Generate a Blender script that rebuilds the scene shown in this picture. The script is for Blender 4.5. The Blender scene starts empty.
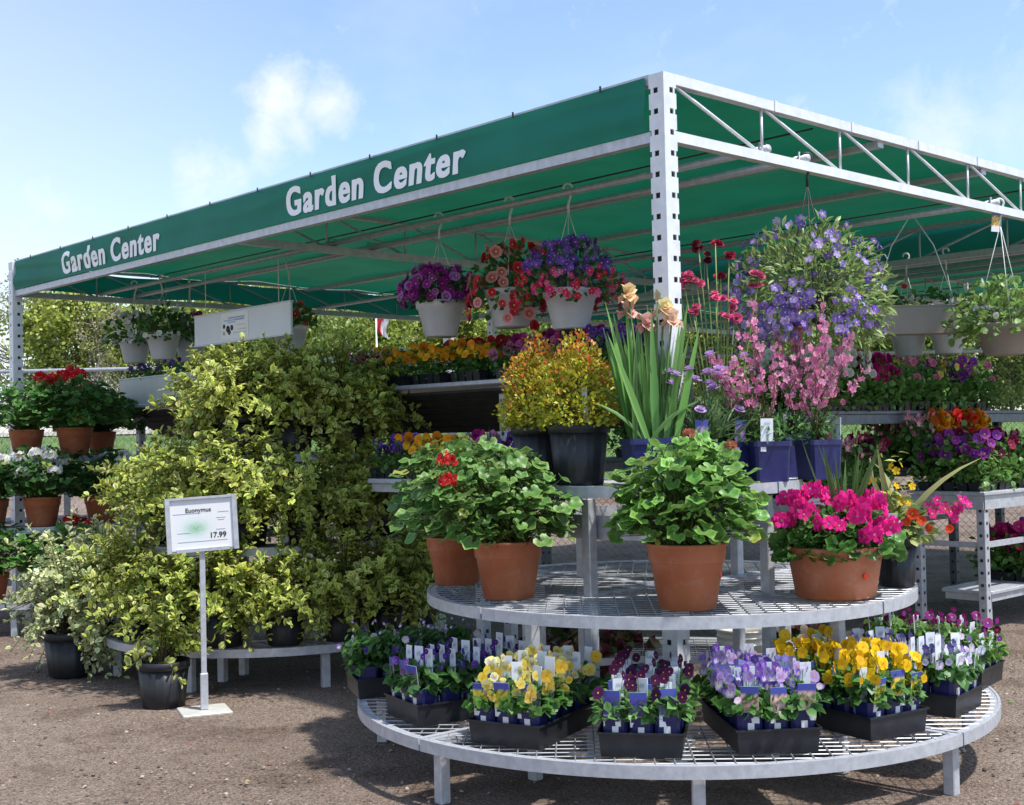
import bpy, math, random
import numpy as np
from mathutils import Vector, Matrix
PI = math.pi
R = math.radians
rng = np.random.default_rng(7)
random.seed(7)
scene = bpy.context.scene
COL = scene.collection

# ------------------------------------------------------------------ camera
F, PITCH, ROLL, H = 1271.9, 0.027, 0.0215, 1.5
CAM = np.array([0, 0, H])
FW = np.array([0, math.cos(PITCH), math.sin(PITCH)])
UP0 = np.array([0, -math.sin(PITCH), math.cos(PITCH)])
RT0 = np.array([1.0, 0, 0])
cr, sr = math.cos(ROLL), math.sin(ROLL)
RT = RT0 * cr - UP0 * sr
UP = RT0 * sr + UP0 * cr
cd = bpy.data.cameras.new('camera')
cam = bpy.data.objects.new('camera', cd)
COL.objects.link(cam)
m = Matrix(((RT[0], UP[0], -FW[0], 0), (RT[1], UP[1], -FW[1], 0), (RT[2], UP[2], -FW[2], H), (0, 0, 0, 1)))
cam.matrix_world = m
cd.sensor_width = 36
cd.lens = F / 1024 * 36
cd.clip_end = 2000
scene.camera = cam

def ray(px, py):
    return FW * F + RT * (px - 512) - UP * (py - 402.5)
def at_z(px, py, z):
    d = ray(px, py)
    return CAM + d * ((z - H) / d[2])
def at_y(px, py, y):
    d = ray(px, py)
    return CAM + d * (y / d[1])

# ------------------------------------------------------------------ tagging
def tag(o, label=None, cat=None, group=None, kind=None):
    if label: o['label'] = label
    if cat: o['category'] = cat
    if group: o['group'] = group
    if kind: o['kind'] = kind
    return o
def empty(name, loc=(0, 0, 0), rz=0.0, parent=None):
    o = bpy.data.objects.new(name, None)
    o.empty_display_size = .05
    o.location = [float(v) for v in loc]
    o.rotation_euler = (0, 0, rz)
    COL.objects.link(o)
    if parent: o.parent = parent
    return o
def kids(o):
    return [c for c in o.children]
def copy_tree(o, parent=None):
    c = o.copy()
    COL.objects.link(c)
    if parent: c.parent = parent
    for ch in kids(o): copy_tree(ch, c)
    return c
PARK = {}
def place(proto, loc, rz=0.0, s=1.0, label=None, cat=None, group=None, tilt=(0, 0)):
    """first use moves the prototype itself, later uses copy it with its parts"""
    if proto.name not in PARK:
        PARK[proto.name] = 1
        o = proto
    else:
        o = copy_tree(proto)
        for k in ('label', 'category', 'group'):
            if k in o: del o[k]
    o.location = [float(v) for v in loc]
    o.rotation_euler = (tilt[0], tilt[1], rz)
    o.scale = (s, s, s)
    return tag(o, label, cat, group)

# ------------------------------------------------------------------ materials
MAT = {}
def newmat(name):
    mt = bpy.data.materials.new(name)
    mt.use_nodes = True
    nt = mt.node_tree
    b = nt.nodes['Principled BSDF']
    MAT[name] = mt
    return mt, nt, b
def nd(nt, t, **kw):
    n = nt.nodes.new(t)
    for k, v in kw.items():
        if k in n.inputs: n.inputs[k].default_value = v
        else: setattr(n, k, v)
    return n
def ramp(nt, fac, stops):
    r = nt.nodes.new('ShaderNodeValToRGB')
    e = r.color_ramp.elements
    while len(e) < len(stops): e.new(.5)
    for i, (p, c) in enumerate(stops):
        e[i].position = p
        e[i].color = (*c, 1)
    nt.links.new(fac, r.inputs[0])
    return r
def bump(nt, b, h, strength=.3, dist=.01):
    bn = nd(nt, 'ShaderNodeBump', Strength=strength, Distance=dist)
    nt.links.new(h, bn.inputs['Height'])
    nt.links.new(bn.outputs[0], b.inputs['Normal'])
def simple(name, c1, c2, rough=.5, metal=0.0, scale=8.0, bmp=0.0, spec=.5, det=4.0, bd=.004):
    mt, nt, b = newmat(name)
    tc = nd(nt, 'ShaderNodeTexCoord')
    n = nd(nt, 'ShaderNodeTexNoise', Scale=scale, Detail=det, Roughness=.6)
    nt.links.new(tc.outputs['Object'], n.inputs['Vector'])
    r = ramp(nt, n.outputs[0], [(.3, c1), (.7, c2)])
    nt.links.new(r.outputs[0], b.inputs['Base Color'])
    n2 = nd(nt, 'ShaderNodeTexNoise', Scale=scale * 4, Detail=3.0)
    nt.links.new(tc.outputs['Object'], n2.inputs['Vector'])
    mr = nd(nt, 'ShaderNodeMapRange')
    mr.inputs[3].default_value = max(.05, rough - .12)
    mr.inputs[4].default_value = min(1, rough + .12)
    nt.links.new(n2.outputs[0], mr.inputs[0])
    nt.links.new(mr.outputs[0], b.inputs['Roughness'])
    b.inputs['Metallic'].default_value = metal
    b.inputs['Specular IOR Level'].default_value = spec
    if bmp: bump(nt, b, n2.outputs[0], bmp, bd)
    return mt
def tinted(name, rough, trans, spec=.4, boost=1.5):
    """colour comes from the mesh's own 'tint' attribute (leaf and petal pigments)"""
    mt, nt, b = newmat(name)
    a = nd(nt, 'ShaderNodeAttribute', attribute_name='tint')
    b.inputs['Roughness'].default_value = rough
    b.inputs['Specular IOR Level'].default_value = spec
    nt.links.new(a.outputs['Color'], b.inputs['Base Color'])
    if trans:
        t = nd(nt, 'ShaderNodeBsdfTranslucent')
        g = nd(nt, 'ShaderNodeGamma', Gamma=.8)
        nt.links.new(a.outputs['Color'], g.inputs[0])
        nt.links.new(g.outputs[0], t.inputs[0])
        mx = nd(nt, 'ShaderNodeMixShader')
        mx.inputs[0].default_value = trans
        nt.links.new(b.outputs[0], mx.inputs[1])
        nt.links.new(t.outputs[0], mx.inputs[2])
        nt.links.new(mx.outputs[0], nt.nodes['Material Output'].inputs[0])
    return mt
tinted('leaf', .42, .28)
tinted('petal', .6, .3, .25)
tinted('print', .35, 0, .5)
tinted('bark', .9, 0, .2)
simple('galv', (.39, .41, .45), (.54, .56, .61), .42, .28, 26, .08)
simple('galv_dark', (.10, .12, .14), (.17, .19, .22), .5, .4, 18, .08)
simple('galv_sunlit', (.60, .62, .66), (.74, .76, .79), .42, .15, 18, .06)  # paler copy of galv, sun glare on the metal put into its colour
simple('fence_wire', (.20, .21, .22), (.30, .31, .32), .5, .3, 10)
simple('galv_deck', (.26, .28, .31), (.40, .42, .45), .45, .35, 20)
simple('white_paint', (.66, .69, .74), (.80, .82, .85), .42, 0, 6, .05)
simple('terracotta', (.37, .105, .045), (.50, .175, .085), .5, 0, 5, .1, det=8.0)
def limescale(name):
    nt = MAT[name].node_tree
    b = nt.nodes['Principled BSDF']
    src = b.inputs['Base Color'].links[0].from_socket
    tc = nd(nt, 'ShaderNodeTexCoord')
    n = nd(nt, 'ShaderNodeTexNoise', Scale=13.0, Detail=10.0, Roughness=.7, Distortion=.6)
    nt.links.new(tc.outputs['Object'], n.inputs['Vector'])
    r = ramp(nt, n.outputs[0], [(.53, (0, 0, 0)), (.72, (.38, .38, .38))])
    mx = nd(nt, 'ShaderNodeMix', data_type='RGBA')
    nt.links.new(r.outputs[0], mx.inputs[0])
    nt.links.new(src, mx.inputs[6])
    mx.inputs[7].default_value = (.52, .36, .27, 1)
    nt.links.new(mx.outputs[2], b.inputs['Base Color'])
limescale('terracotta')
simple('black_plastic', (.007, .008, .011), (.016, .018, .022), .5, 0, 9, .05)
simple('tray_plastic', (.009, .011, .015), (.022, .025, .030), .38, 0, 14, .06)
simple('blue_plastic', (.012, .014, .085), (.022, .026, .13), .35, 0, 9)
simple('green_plastic', (.004, .03, .024), (.008, .045, .035), .35, 0, 9)
simple('white_plastic', (.55, .57, .60), (.68, .70, .72), .4, 0, 8)
simple('tan_plastic', (.26, .24, .21), (.33, .30, .27), .5, 0, 6)
simple('grey_plastic', (.40, .44, .42), (.55, .58, .54), .45, 0, 3)
simple('board_white', (.62, .66, .71), (.72, .75, .79), .45, 0, 3)
simple('soil', (.012, .008, .005), (.05, .034, .022), .95, 0, 60, .8)
simple('letter_white', (.84, .86, .88), (.90, .91, .92), .5, 0, 5)
simple('black_wire_hole_shade', (.01, .01, .01), (.03, .03, .03), .5, 0, 20)
simple('white_wire', (.6, .61, .62), (.75, .75, .75), .4, 0, 20)
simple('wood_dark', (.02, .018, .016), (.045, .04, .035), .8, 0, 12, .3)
simple('stake_wood', (.35, .26, .17), (.48, .38, .27), .8, 0, 40)
simple('sign_base', (.50, .50, .46), (.62, .61, .57), .5, .2, 15, .1)
simple('bucket_white', (.62, .60, .52), (.74, .71, .62), .42, 0, 6, .05)
def fabric(name, c1, c2, trans):
    mt, nt, b = newmat(name)
    tc = nd(nt, 'ShaderNodeTexCoord')
    n = nd(nt, 'ShaderNodeTexNoise', Scale=1.6, Detail=5.0, Roughness=.6)
    nt.links.new(tc.outputs['Object'], n.inputs['Vector'])
    r = ramp(nt, n.outputs[0], [(.3, c1), (.72, c2)])
    nt.links.new(r.outputs[0], b.inputs['Base Color'])
    b.inputs['Roughness'].default_value = .55
    b.inputs['Specular IOR Level'].default_value = .35
    w = nd(nt, 'ShaderNodeTexNoise', Scale=260.0, Detail=2.0)
    nt.links.new(tc.outputs['Object'], w.inputs['Vector'])
    bump(nt, b, w.outputs[0], .12, .002)
    t = nd(nt, 'ShaderNodeBsdfTranslucent')
    nt.links.new(r.outputs[0], t.inputs[0])
    mx = nd(nt, 'ShaderNodeMixShader')
    mx.inputs[0].default_value = trans
    nt.links.new(b.outputs[0], mx.inputs[1])
    nt.links.new(t.outputs[0], mx.inputs[2])
    nt.links.new(mx.outputs[0], nt.nodes['Material Output'].inputs[0])
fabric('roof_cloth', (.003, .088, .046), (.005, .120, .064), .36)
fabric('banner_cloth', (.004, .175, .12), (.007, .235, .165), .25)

# ------------------------------------------------------------------ mesh builder
class MB:
    def __init__(s):
        s.v, s.f, s.c, s.n = [], [], [], 0
    def add(s, V, Fs, col=(.5, .5, .5), mi=0, smooth=False):
        V = np.asarray(V, float).reshape(-1, 3)
        c = np.asarray(col, float)
        if c.ndim == 1: c = np.tile(c, (len(V), 1))
        s.v.append(V)
        s.c.append(c)
        if isinstance(Fs, np.ndarray):
            s.f.append((Fs + s.n, mi, smooth))
        else:
            by = {}
            for f in Fs: by.setdefault(len(f), []).append(f)
            for k, l in by.items(): s.f.append((np.array(l) + s.n, mi, smooth))
        s.n += len(V)
        return s
    def box(s, c, size, Rm=None, mi=0, col=(.5, .5, .5), bev=0.0):
        x, y, z = [v / 2 for v in size]
        if bev:
            b = min(bev, x * .9, y * .9)
            pr = [(-x + b, -y), (x - b, -y), (x, -y + b), (x, y - b), (x - b, y), (-x + b, y), (-x, y - b), (-x, -y + b)]
            b2 = min(b, z * .9)
            lv = [(-z, .0), (-z + b2, 1), (z - b2, 1), (z, .0)]
            V = []
            for zz, k in lv:
                q = 1 if k else 0
                for (px, py) in pr:
                    if q: V.append((px, py, zz))
                    else: V.append((px * (x - b2) / x, py * (y - b2) / y, zz))
            Fs = [tuple(range(7, -1, -1)), tuple(range(24, 32))]
            for L in range(3):
                for i in range(8):
                    j = (i + 1) % 8
                    Fs.append((L * 8 + i, L * 8 + j, L * 8 + 8 + j, L * 8 + 8 + i))
            V = np.array(V)
        else:
            V = np.array([(-x, -y, -z), (x, -y, -z), (x, y, -z), (-x, y, -z), (-x, -y, z), (x, -y, z), (x, y, z), (-x, y, z)])
            Fs = [(0, 3, 2, 1), (4, 5, 6, 7), (0, 1, 5, 4), (1, 2, 6, 5), (2, 3, 7, 6), (3, 0, 4, 7)]
        if Rm is not None: V = V @ np.asarray(Rm).T
        return s.add(V + np.asarray(c), Fs, col, mi)
    def beam(s, p0, p1, w, h, mi=0, col=(.5, .5, .5), up=(0, 0, 1)):
        p0, p1 = np.asarray(p0, float), np.asarray(p1, float)
        d = p1 - p0
        L = np.linalg.norm(d)
        y = d / L
        u = np.asarray(up, float)
        if abs(y @ u) > .98: u = np.array([1.0, 0, 0])
        x = np.cross(y, u); x /= np.linalg.norm(x)
        z = np.cross(x, y)
        return s.box((p0 + p1) / 2, (w, L, h), np.stack([x, y, z], 1), mi, col)
    def tube(s, pts, r, n=8, mi=0, col=(.5, .5, .5), smooth=True):
        P = np.asarray(pts, float)
        k = len(P)
        rr = np.full(k, r) if np.isscalar(r) else np.asarray(r, float)
        T = np.gradient(P, axis=0)
        T /= np.linalg.norm(T, axis=1)[:, None] + 1e-12
        u = np.array([0, 0, 1.0]) if abs(T[0][2]) < .9 else np.array([1.0, 0, 0])
        a = np.linspace(0, 2 * PI, n, endpoint=False)
        V = []
        for i in range(k):
            x = np.cross(T[i], u); x /= np.linalg.norm(x) + 1e-12
            u = np.cross(x, T[i])
            V.append(P[i] + rr[i] * (np.cos(a)[:, None] * x + np.sin(a)[:, None] * u))
        V = np.concatenate(V)
        Fs = []
        for i in range(k - 1):
            for j in range(n):
                q = (j + 1) % n
                Fs.append((i * n + j, i * n + q, (i + 1) * n + q, (i + 1) * n + j))
        if n > 3:
            Fs.append(tuple(range(n - 1, -1, -1)))
            Fs.append(tuple(range((k - 1) * n, k * n)))
        return s.add(V, Fs, col, mi, smooth)
    def lathe(s, prof, n=28, mi=0, col=(.5, .5, .5), c=(0, 0, 0), rib=0.0, nrib=0, smooth=True):
        a = np.linspace(0, 2 * PI, n, endpoint=False)
        V = []
        for (r, z) in prof:
            q = r * (1 + rib * np.cos(a * nrib)) if rib else r
            V.append(np.stack([q * np.cos(a), q * np.sin(a), np.full(n, z)], 1))
        V = np.concatenate(V) + np.asarray(c)
        k = len(prof)
        Fs = []
        for i in range(k - 1):
            for j in range(n):
                q = (j + 1) % n
                Fs.append((i * n + j, i * n + q, (i + 1) * n + q, (i + 1) * n + j))
        Fs.append(tuple(range(n - 1, -1, -1)))
        Fs.append(tuple(range((k - 1) * n, k * n)))
        return s.add(V, Fs, col, mi, smooth)
    def arc_bar(s, R0, R1, z0, z1, a0, a1, n=24, mi=0, c=(0, 0)):
        a = np.linspace(a0, a1, n + 1)
        V = []
        for (r, z) in ((R0, z0), (R1, z0), (R1, z1), (R0, z1)):
            V.append(np.stack([c[0] + r * np.cos(a), c[1] + r * np.sin(a), np.full(n + 1, z)], 1))
        V = np.concatenate(V)
        k = n + 1
        Fs = []
        for q in range(4):
            w = (q + 1) % 4
            for i in range(n): Fs.append((q * k + i, q * k + i + 1, w * k + i + 1, w * k + i))
        Fs += [(0, k, 2 * k, 3 * k)[::-1], (k - 1, 2 * k - 1, 3 * k - 1, 4 * k - 1)]
        return s.add(V, Fs, (.5, .5, .5), mi)
    def sheet(s, fn, nu, nv, mi=0, col=(.5, .5, .5), smooth=True):
        u, v = np.meshgrid(np.linspace(0, 1, nu + 1), np.linspace(0, 1, nv + 1), indexing='ij')
        V = fn(u.ravel(), v.ravel())
        i, j = np.meshgrid(np.arange(nu), np.arange(nv), indexing='ij')
        a = (i * (nv + 1) + j).ravel()
        return s.add(V, np.stack([a, a + nv + 1, a + nv + 2, a + 1], 1), col, mi, smooth)
    def scatter(s, tpl, pos, dr, up, sc, cols, mi=0):
        """copies of a small template (leaf, petal ...): cols = list of (N,3) pigments mixed by the template's weights"""
        TV, TF, TW = tpl
        pos = np.asarray(pos, float); N = len(pos)
        if N == 0: return s
        y = np.asarray(dr, float); y = y / (np.linalg.norm(y, axis=1)[:, None] + 1e-9)
        z = np.asarray(up, float)
        z = z - y * np.sum(z * y, 1)[:, None]
        nz = np.linalg.norm(z, axis=1)[:, None]
        alt = np.cross(y, np.array([.31, .77, .55]))
        z = np.where(nz < 1e-3, alt, z)
        z /= np.linalg.norm(z, axis=1)[:, None] + 1e-9
        x = np.cross(y, z)
        sc = np.broadcast_to(np.asarray(sc, float), (N,))
        V = pos[:, None, :] + sc[:, None, None] * (TV[None, :, 0:1] * x[:, None] + TV[None, :, 1:2] * y[:, None] + TV[None, :, 2:3] * z[:, None])
        C = sum(np.broadcast_to(np.asarray(c, float), (N, 3))[:, None, :] * TW[None, :, i:i + 1] for i, c in enumerate(cols))
        nv = len(TV)
        s.v.append(V.reshape(-1, 3)); s.c.append(C.reshape(-1, 3))
        off = (np.arange(N) * nv + s.n)[:, None, None]
        for fa in TF: s.f.append(((fa[None] + off).reshape(-1, fa.shape[1]), mi, True))
        s.n += N * nv
        return s
    def build(s, name, mats, parent=None, loc=None, rz=0.0):
        me = bpy.data.meshes.new(name)
        V = np.concatenate(s.v) if s.v else np.zeros((0, 3))
        C = np.concatenate(s.c)
        me.vertices.add(len(V))
        me.vertices.foreach_set('co', V.ravel())
        vi = np.concatenate([f.ravel() for f, _, _ in s.f])
        tot = np.concatenate([np.full(len(f), f.shape[1]) for f, _, _ in s.f])
        st = np.concatenate([[0], np.cumsum(tot)[:-1]])
        me.loops.add(len(vi))
        me.loops.foreach_set('vertex_index', vi.astype(np.int32))
        me.polygons.add(len(tot))
        me.polygons.foreach_set('loop_start', st.astype(np.int32))
        me.polygons.foreach_set('material_index', np.concatenate([np.full(len(f), mi) for f, mi, _ in s.f]).astype(np.int32))
        me.polygons.foreach_set('use_smooth', np.concatenate([np.full(len(f), sm) for f, _, sm in s.f]).astype(bool))
        me.update(calc_edges=True)
        at = me.color_attributes.new('tint', 'FLOAT_COLOR', 'POINT')
        at.data.foreach_set('color', np.concatenate([C, np.ones((len(C), 1))], 1).ravel().astype(np.float32))
        for mm in ([mats] if isinstance(mats, str) else mats): me.materials.append(MAT[mm])
        o = bpy.data.objects.new(name, me)
        COL.objects.link(o)
        if parent: o.parent = parent
        if loc is not None: o.location = [float(v) for v in loc]
        if rz: o.rotation_euler = (0, 0, rz)
        return o
def bx(name, mat, parent, c, size, Rm=None, bev=0.0):
    return MB().box(c, size, Rm, bev=bev).build(name, mat, parent)
def rotz(a):
    c, s_ = math.cos(a), math.sin(a)
    return np.array([[c, -s_, 0], [s_, c, 0], [0, 0, 1]])
def jit(c, n, v=.18, g=None):
    """n pigments around c: brightness and hue jitter"""
    g = g or rng
    c = np.asarray(c, float)
    k = 1 + g.normal(0, v, (n, 1))
    h = 1 + g.normal(0, v * .35, (n, 3))
    return np.clip(c * np.clip(k, .35, 2) * h, .001, .95)
def pick(pal, n):
    pal = np.asarray(pal, float)
    return pal[rng.integers(0, len(pal), n)]

# ------------------------------------------------------------------ leaf and flower templates (verts, faces, pigment weights)
def tpl(V, Fs, W):
    by = {}
    for f in Fs: by.setdefault(len(f), []).append(f)
    W = np.asarray(W, float)
    if W.ndim == 1: W = np.stack([1 - W, W], 1)
    return (np.asarray(V, float), [np.array(l) for l in by.values()], W)
def leaf_tpl(w, fold=.1, droop=.1):
    V = [(0, 0, 0), (0, .5, 0), (0, 1, -droop), (-w * .8, .28, fold), (-w, .62, fold - droop * .3), (w * .8, .28, fold), (w, .62, fold - droop * .3)]
    return tpl(V, [(0, 1, 4, 3), (1, 2, 4), (0, 5, 6, 1), (1, 6, 2)], [.1, 0, .7, 1, 1, 1, 1])
LEAF = leaf_tpl(.28)
LEAF_N = leaf_tpl(.13, .05, .15)
LEAF_W = leaf_tpl(.36, .06, .18)
def round_leaf():
    V = [(0, .12, -.12)]; W = [.6]
    n = 17
    for ring, r in enumerate((.22, .40, .56)):
        for i in range(n):
            a = -PI / 2 + .30 + (2 * PI - .60) * i / (n - 1)
            lobe = .11 * math.cos((i / (n - 1) - .5) * 2 * PI * 5)
            sc_ = 1 + (.0, .4, 1.0)[ring] * lobe
            wz = (-.03, .03, .05)[ring] + (0, .03, .075)[ring] * math.sin(i * 1.3 + .7)
            V.append((r * sc_ * math.cos(a), .42 + r * sc_ * math.sin(a), wz))
            W.append((.15 + .3 * (i % 2), .0 + .45 * (i % 4 == 0), 1.0)[ring])
    Fs = []
    for i in range(n - 1):
        Fs.append((0, 1 + i, 2 + i))
        for q in range(2):
            b = 1 + q * n + i
            Fs.append((b, b + n, b + n + 1, b + 1))
    return tpl(V, Fs, W)
ROUND = round_leaf()
def petal_ring(specs, c_end=.5):
    """flower from petals: specs = (angle, reach, half width, z lift, blotch 0..1)"""
    V, Fs, W = [], [], []
    for k, (a, L, w, z, bl) in enumerate(specs):
        b = len(V)
        ca, sa = math.cos(a), math.sin(a)
        zo = .003 * k
        P = [(0, 0, 0), (.35 * L, -.62 * w, z * .3), (.75 * L, -w, z), (L, -.45 * w, z * .8), (L * .96, 0, z * 1.1), (L, .45 * w, z * .8), (.75 * L, w, z), (.35 * L, .62 * w, z * .3), (.55 * L, 0, z * .6)]
        ww = [1, .8, 0, 0, 0, 0, 0, .8, .55]
        for (x, y, zz), q in zip(P, ww):
            zz = zz + (.045 * math.sin(2.6 * len(V)) if q < .5 else 0)
            V.append((x * ca - y * sa, x * sa + y * ca, zz + zo)); q *= bl; W.append((1 - q, q, 0))
        Fs += [(b, b + 1, b + 8), (b + 1, b + 2, b + 8), (b + 2, b + 3, b + 4, b + 8), (b + 4, b + 5, b + 6, b + 8), (b + 6, b + 7, b + 8), (b + 7, b, b + 8)]
    b = len(V)
    for i in range(5):
        V.append((.09 * math.cos(i * 1.2566), .09 * math.sin(i * 1.2566), .05)); W.append((0, 0, 1))
    Fs.append(tuple(range(b, b + 5)))
    return tpl(V, Fs, W)
# flower templates face +z, their top is +y
PANSY = petal_ring([(R(62), .52, .36, .02, .1), (R(118), .52, .36, .02, .1), (R(5), .5, .33, .05, .9), (R(175), .5, .33, .05, .9), (R(270), .52, .42, .06, 1.0)])
PETUNIA = petal_ring([(R(90 + 72 * i), .5, .36, .16, .9) for i in range(5)])
FLORET = petal_ring([(R(90 + 72 * i), .5, .20, .06, .4) for i in range(5)])
def ball_tpl(nr=3, base=9):
    V, Fs, W = [], [], []
    for r in range(nr):
        el = R(8 + 62 * r / max(1, nr - 1))
        n = base - 2 * r
        for i in range(n):
            a = 2 * PI * (i + .5 * (r % 2)) / n
            b = len(V)
            d = np.array([math.cos(a) * math.cos(el), math.sin(a) * math.cos(el), math.sin(el)])
            t = np.array([-math.sin(a), math.cos(a), 0])
            L = .5 - .07 * r
            for q, wd in ((.12, .06), (.75, .16), (1.0, .10)):
                for sg in (-1, 1):
                    V.append(d * L * q + t * wd * sg); W.append((1 - .5 * (r == nr - 1), .5 * (r == nr - 1), 0))
            Fs += [(b, b + 1, b + 3, b + 2), (b + 2, b + 3, b + 5, b + 4)]
    return tpl(V, Fs, W)
BALL = ball_tpl()
def blade_tpl(bend=.25, w=.045, n=6):
    V, Fs, W = [], [], []
    for i in range(n + 1):
        t = i / n
        ww = w * (1 - t ** 2.2) * (.7 + .6 * min(1, t * 3)) + .002
        y = t - .12 * bend * t ** 3
        z = -bend * t ** 2.4
        V += [(-ww, y, z), (0, y, z - ww * .35), (ww, y, z)]
        W += [.4 + .3 * t, .1, .4 + .3 * t]
    for i in range(n):
        b = i * 3
        Fs += [(b, b + 1, b + 4, b + 3), (b + 1, b + 2, b + 5, b + 4)]
    return tpl(V, Fs, W)
BLADE = blade_tpl()
BLADE_S = blade_tpl(.06, .025)
BLADE_B = blade_tpl(.5, .03)

def unit(n):
    v = rng.normal(size=(n, 3))
    return v / np.linalg.norm(v, axis=1)[:, None]
def stems_of(mb, P0, P1, lift, r, col, k=4, n=3):
    for a, b in zip(P0, P1):
        t = np.linspace(0, 1, k)[:, None]
        pts = a + (b - a) * t
        pts[:, 2] += lift * np.sin(t[:, 0] * PI)
        mb.tube(pts, np.linspace(r, r * .6, k), n, 0, col)

# ------------------------------------------------------------------ pots
def pot_round(name, parent, mat, r, h, kind='flower', soil=True):
    mb = MB()
    if kind == 'flower':
        rb = r * .72
        pf = [(rb * .9, 0), (rb, .004), (rb + (r * .93 - rb) * .93, h * .70), (r * .94, h * .71), (r * .965, h * .725), (r * .985, h * .93), (r * 1.02, h * .945), (r * 1.02, h * .99), (r * 1.0, h), (r * .93, h * .99), (r * .90, h * .86)]
        mb.lathe(pf, 36)
    elif kind == 'nursery':
        rb = r * .80
        pf = [(rb * .95, 0), (rb, .006), (rb + (r - rb) * .86, h * .84)]
        mb.lathe(pf, 72, rib=.012, nrib=18)
        mb.lathe([(r * .97, h * .83), (r * 1.03, h * .84), (r * 1.03, h * .99), (r * 1.0, h), (r * .95, h * .98), (r * .92, h * .84)], 36)
    elif kind == 'bowl':
        rb = r * .80
        mb.lathe([(rb * .93, 0), (rb, .008), (r * .90, h * .6), (r * .93, h * .78), (r * .99, h * .81), (r * 1.02, h * .97), (r, h), (r * .95, h * .98), (r * .92, h * .8)], 40)
    elif kind == 'basket':
        rb = r * .64
        mb.lathe([(rb * .9, 0), (rb, .006), (r * .90, h * .78), (r * .97, h * .80), (r * 1.0, h * .97), (r * .98, h), (r * .94, h * .97), (r * .9, h * .8)], 36)
    if soil:
        n = 20
        a = np.linspace(0, 2 * PI, n, endpoint=False)
        q = r * .915
        V = np.concatenate([[(0, 0, h * .93)], np.stack([q * np.cos(a), q * np.sin(a), np.full(n, h * .89)], 1)])
        mb.add(V, [(0, 1 + i, 1 + (i + 1) % n) for i in range(n)], mi=1, smooth=True)
    return mb.build(name, [mat, 'soil'], parent)
def pot_square(name, parent, mat, w, h, taper=.8):
    mb = MB()
    b = w * taper / 2; t = w / 2; k = .012
    def sq(hw, z, kk=k):
        q = hw - kk
        return [(-q, -hw, z), (q, -hw, z), (hw, -q, z), (hw, q, z), (q, hw, z), (-q, hw, z), (-hw, q, z), (-hw, -q, z)]
    V = sq(b, 0) + sq(t * .95, h * .86) + sq(t, h * .87) + sq(t, h) + sq(t - .004, h) + sq(t - .008, h * .85)
    Fs = [tuple(range(7, -1, -1))]
    for L in range(5):
        for i in range(8):
            j = (i + 1) % 8
            Fs.append((L * 8 + i, L * 8 + j, L * 8 + 8 + j, L * 8 + 8 + i))
    mb.add(V, Fs)
    mb.add(np.array(sq(t - .008, h * .88)), [tuple(range(8))], mi=1)
    return mb.build(name, [mat, 'soil'], parent)
def plant_tag(name, parent, c, w, h, rz=0.0, tilt=0.0, face='plain', hue=None):
    """plastic plant label: thin plate, printed on the front"""
    mb = MB()
    Rm = rotz(rz) @ np.array([[1, 0, 0], [0, math.cos(tilt), -math.sin(tilt)], [0, math.sin(tilt), math.cos(tilt)]])
    nu, nv = 6, 12
    d = .0012
    V, C = [], []
    for j in range(nv + 1):
        for i in range(nu + 1):
            u, v = i / nu, j / nv
            x = (u - .5) * w
            V.append((x, -d, v * h))
            if face == 'picture':
                if v > .80: c_ = np.array([.34, .38, .62]) if .84 < v < .91 and 0 < i < nu else np.array([.06, .08, .36])
                elif v > .26: c_ = jit(hue if random.random() < .72 else (.05, .16, .03), 1, .25)[0]
                else: c_ = np.array([.72, .74, .77])
            elif face == 'barcode':
                c_ = np.array([.70, .73, .78])
                if .25 < v < .62 and .2 < u < .8 and i % 2: c_ = np.array([.28, .33, .42])
                if .80 < v < .90 and .2 < u < .75: c_ = np.array([.36, .4, .48])
            else: c_ = np.array([.66, .70, .77])
            C.append(c_)
    V, C = np.array(V), np.array(C)
    Fs = []
    for j in range(nv):
        for i in range(nu):
            a = j * (nu + 1) + i
            Fs.append((a, a + 1, a + nu + 2, a + nu + 1))
    n = len(V)
    V2 = V.copy(); V2[:, 1] = d
    bd = [i for i in range(nu + 1)] + [j * (nu + 1) + nu for j in range(1, nv + 1)] + [nv * (nu + 1) + i for i in range(nu - 1, -1, -1)] + [j * (nu + 1) for j in range(nv - 1, 0, -1)]
    F2 = [tuple(x + n for x in f[::-1]) for f in Fs]
    F3 = [(bd[(i + 1) % len(bd)], bd[i], bd[i] + n, bd[(i + 1) % len(bd)] + n) for i in range(len(bd))]
    V = np.concatenate([V, V2]); C = np.concatenate([C, np.tile([.66, .70, .77], (n, 1))])
    mb.add(V @ Rm.T + np.asarray(c), Fs + F2 + F3, C)
    return mb.build(name, 'print', parent)

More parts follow.
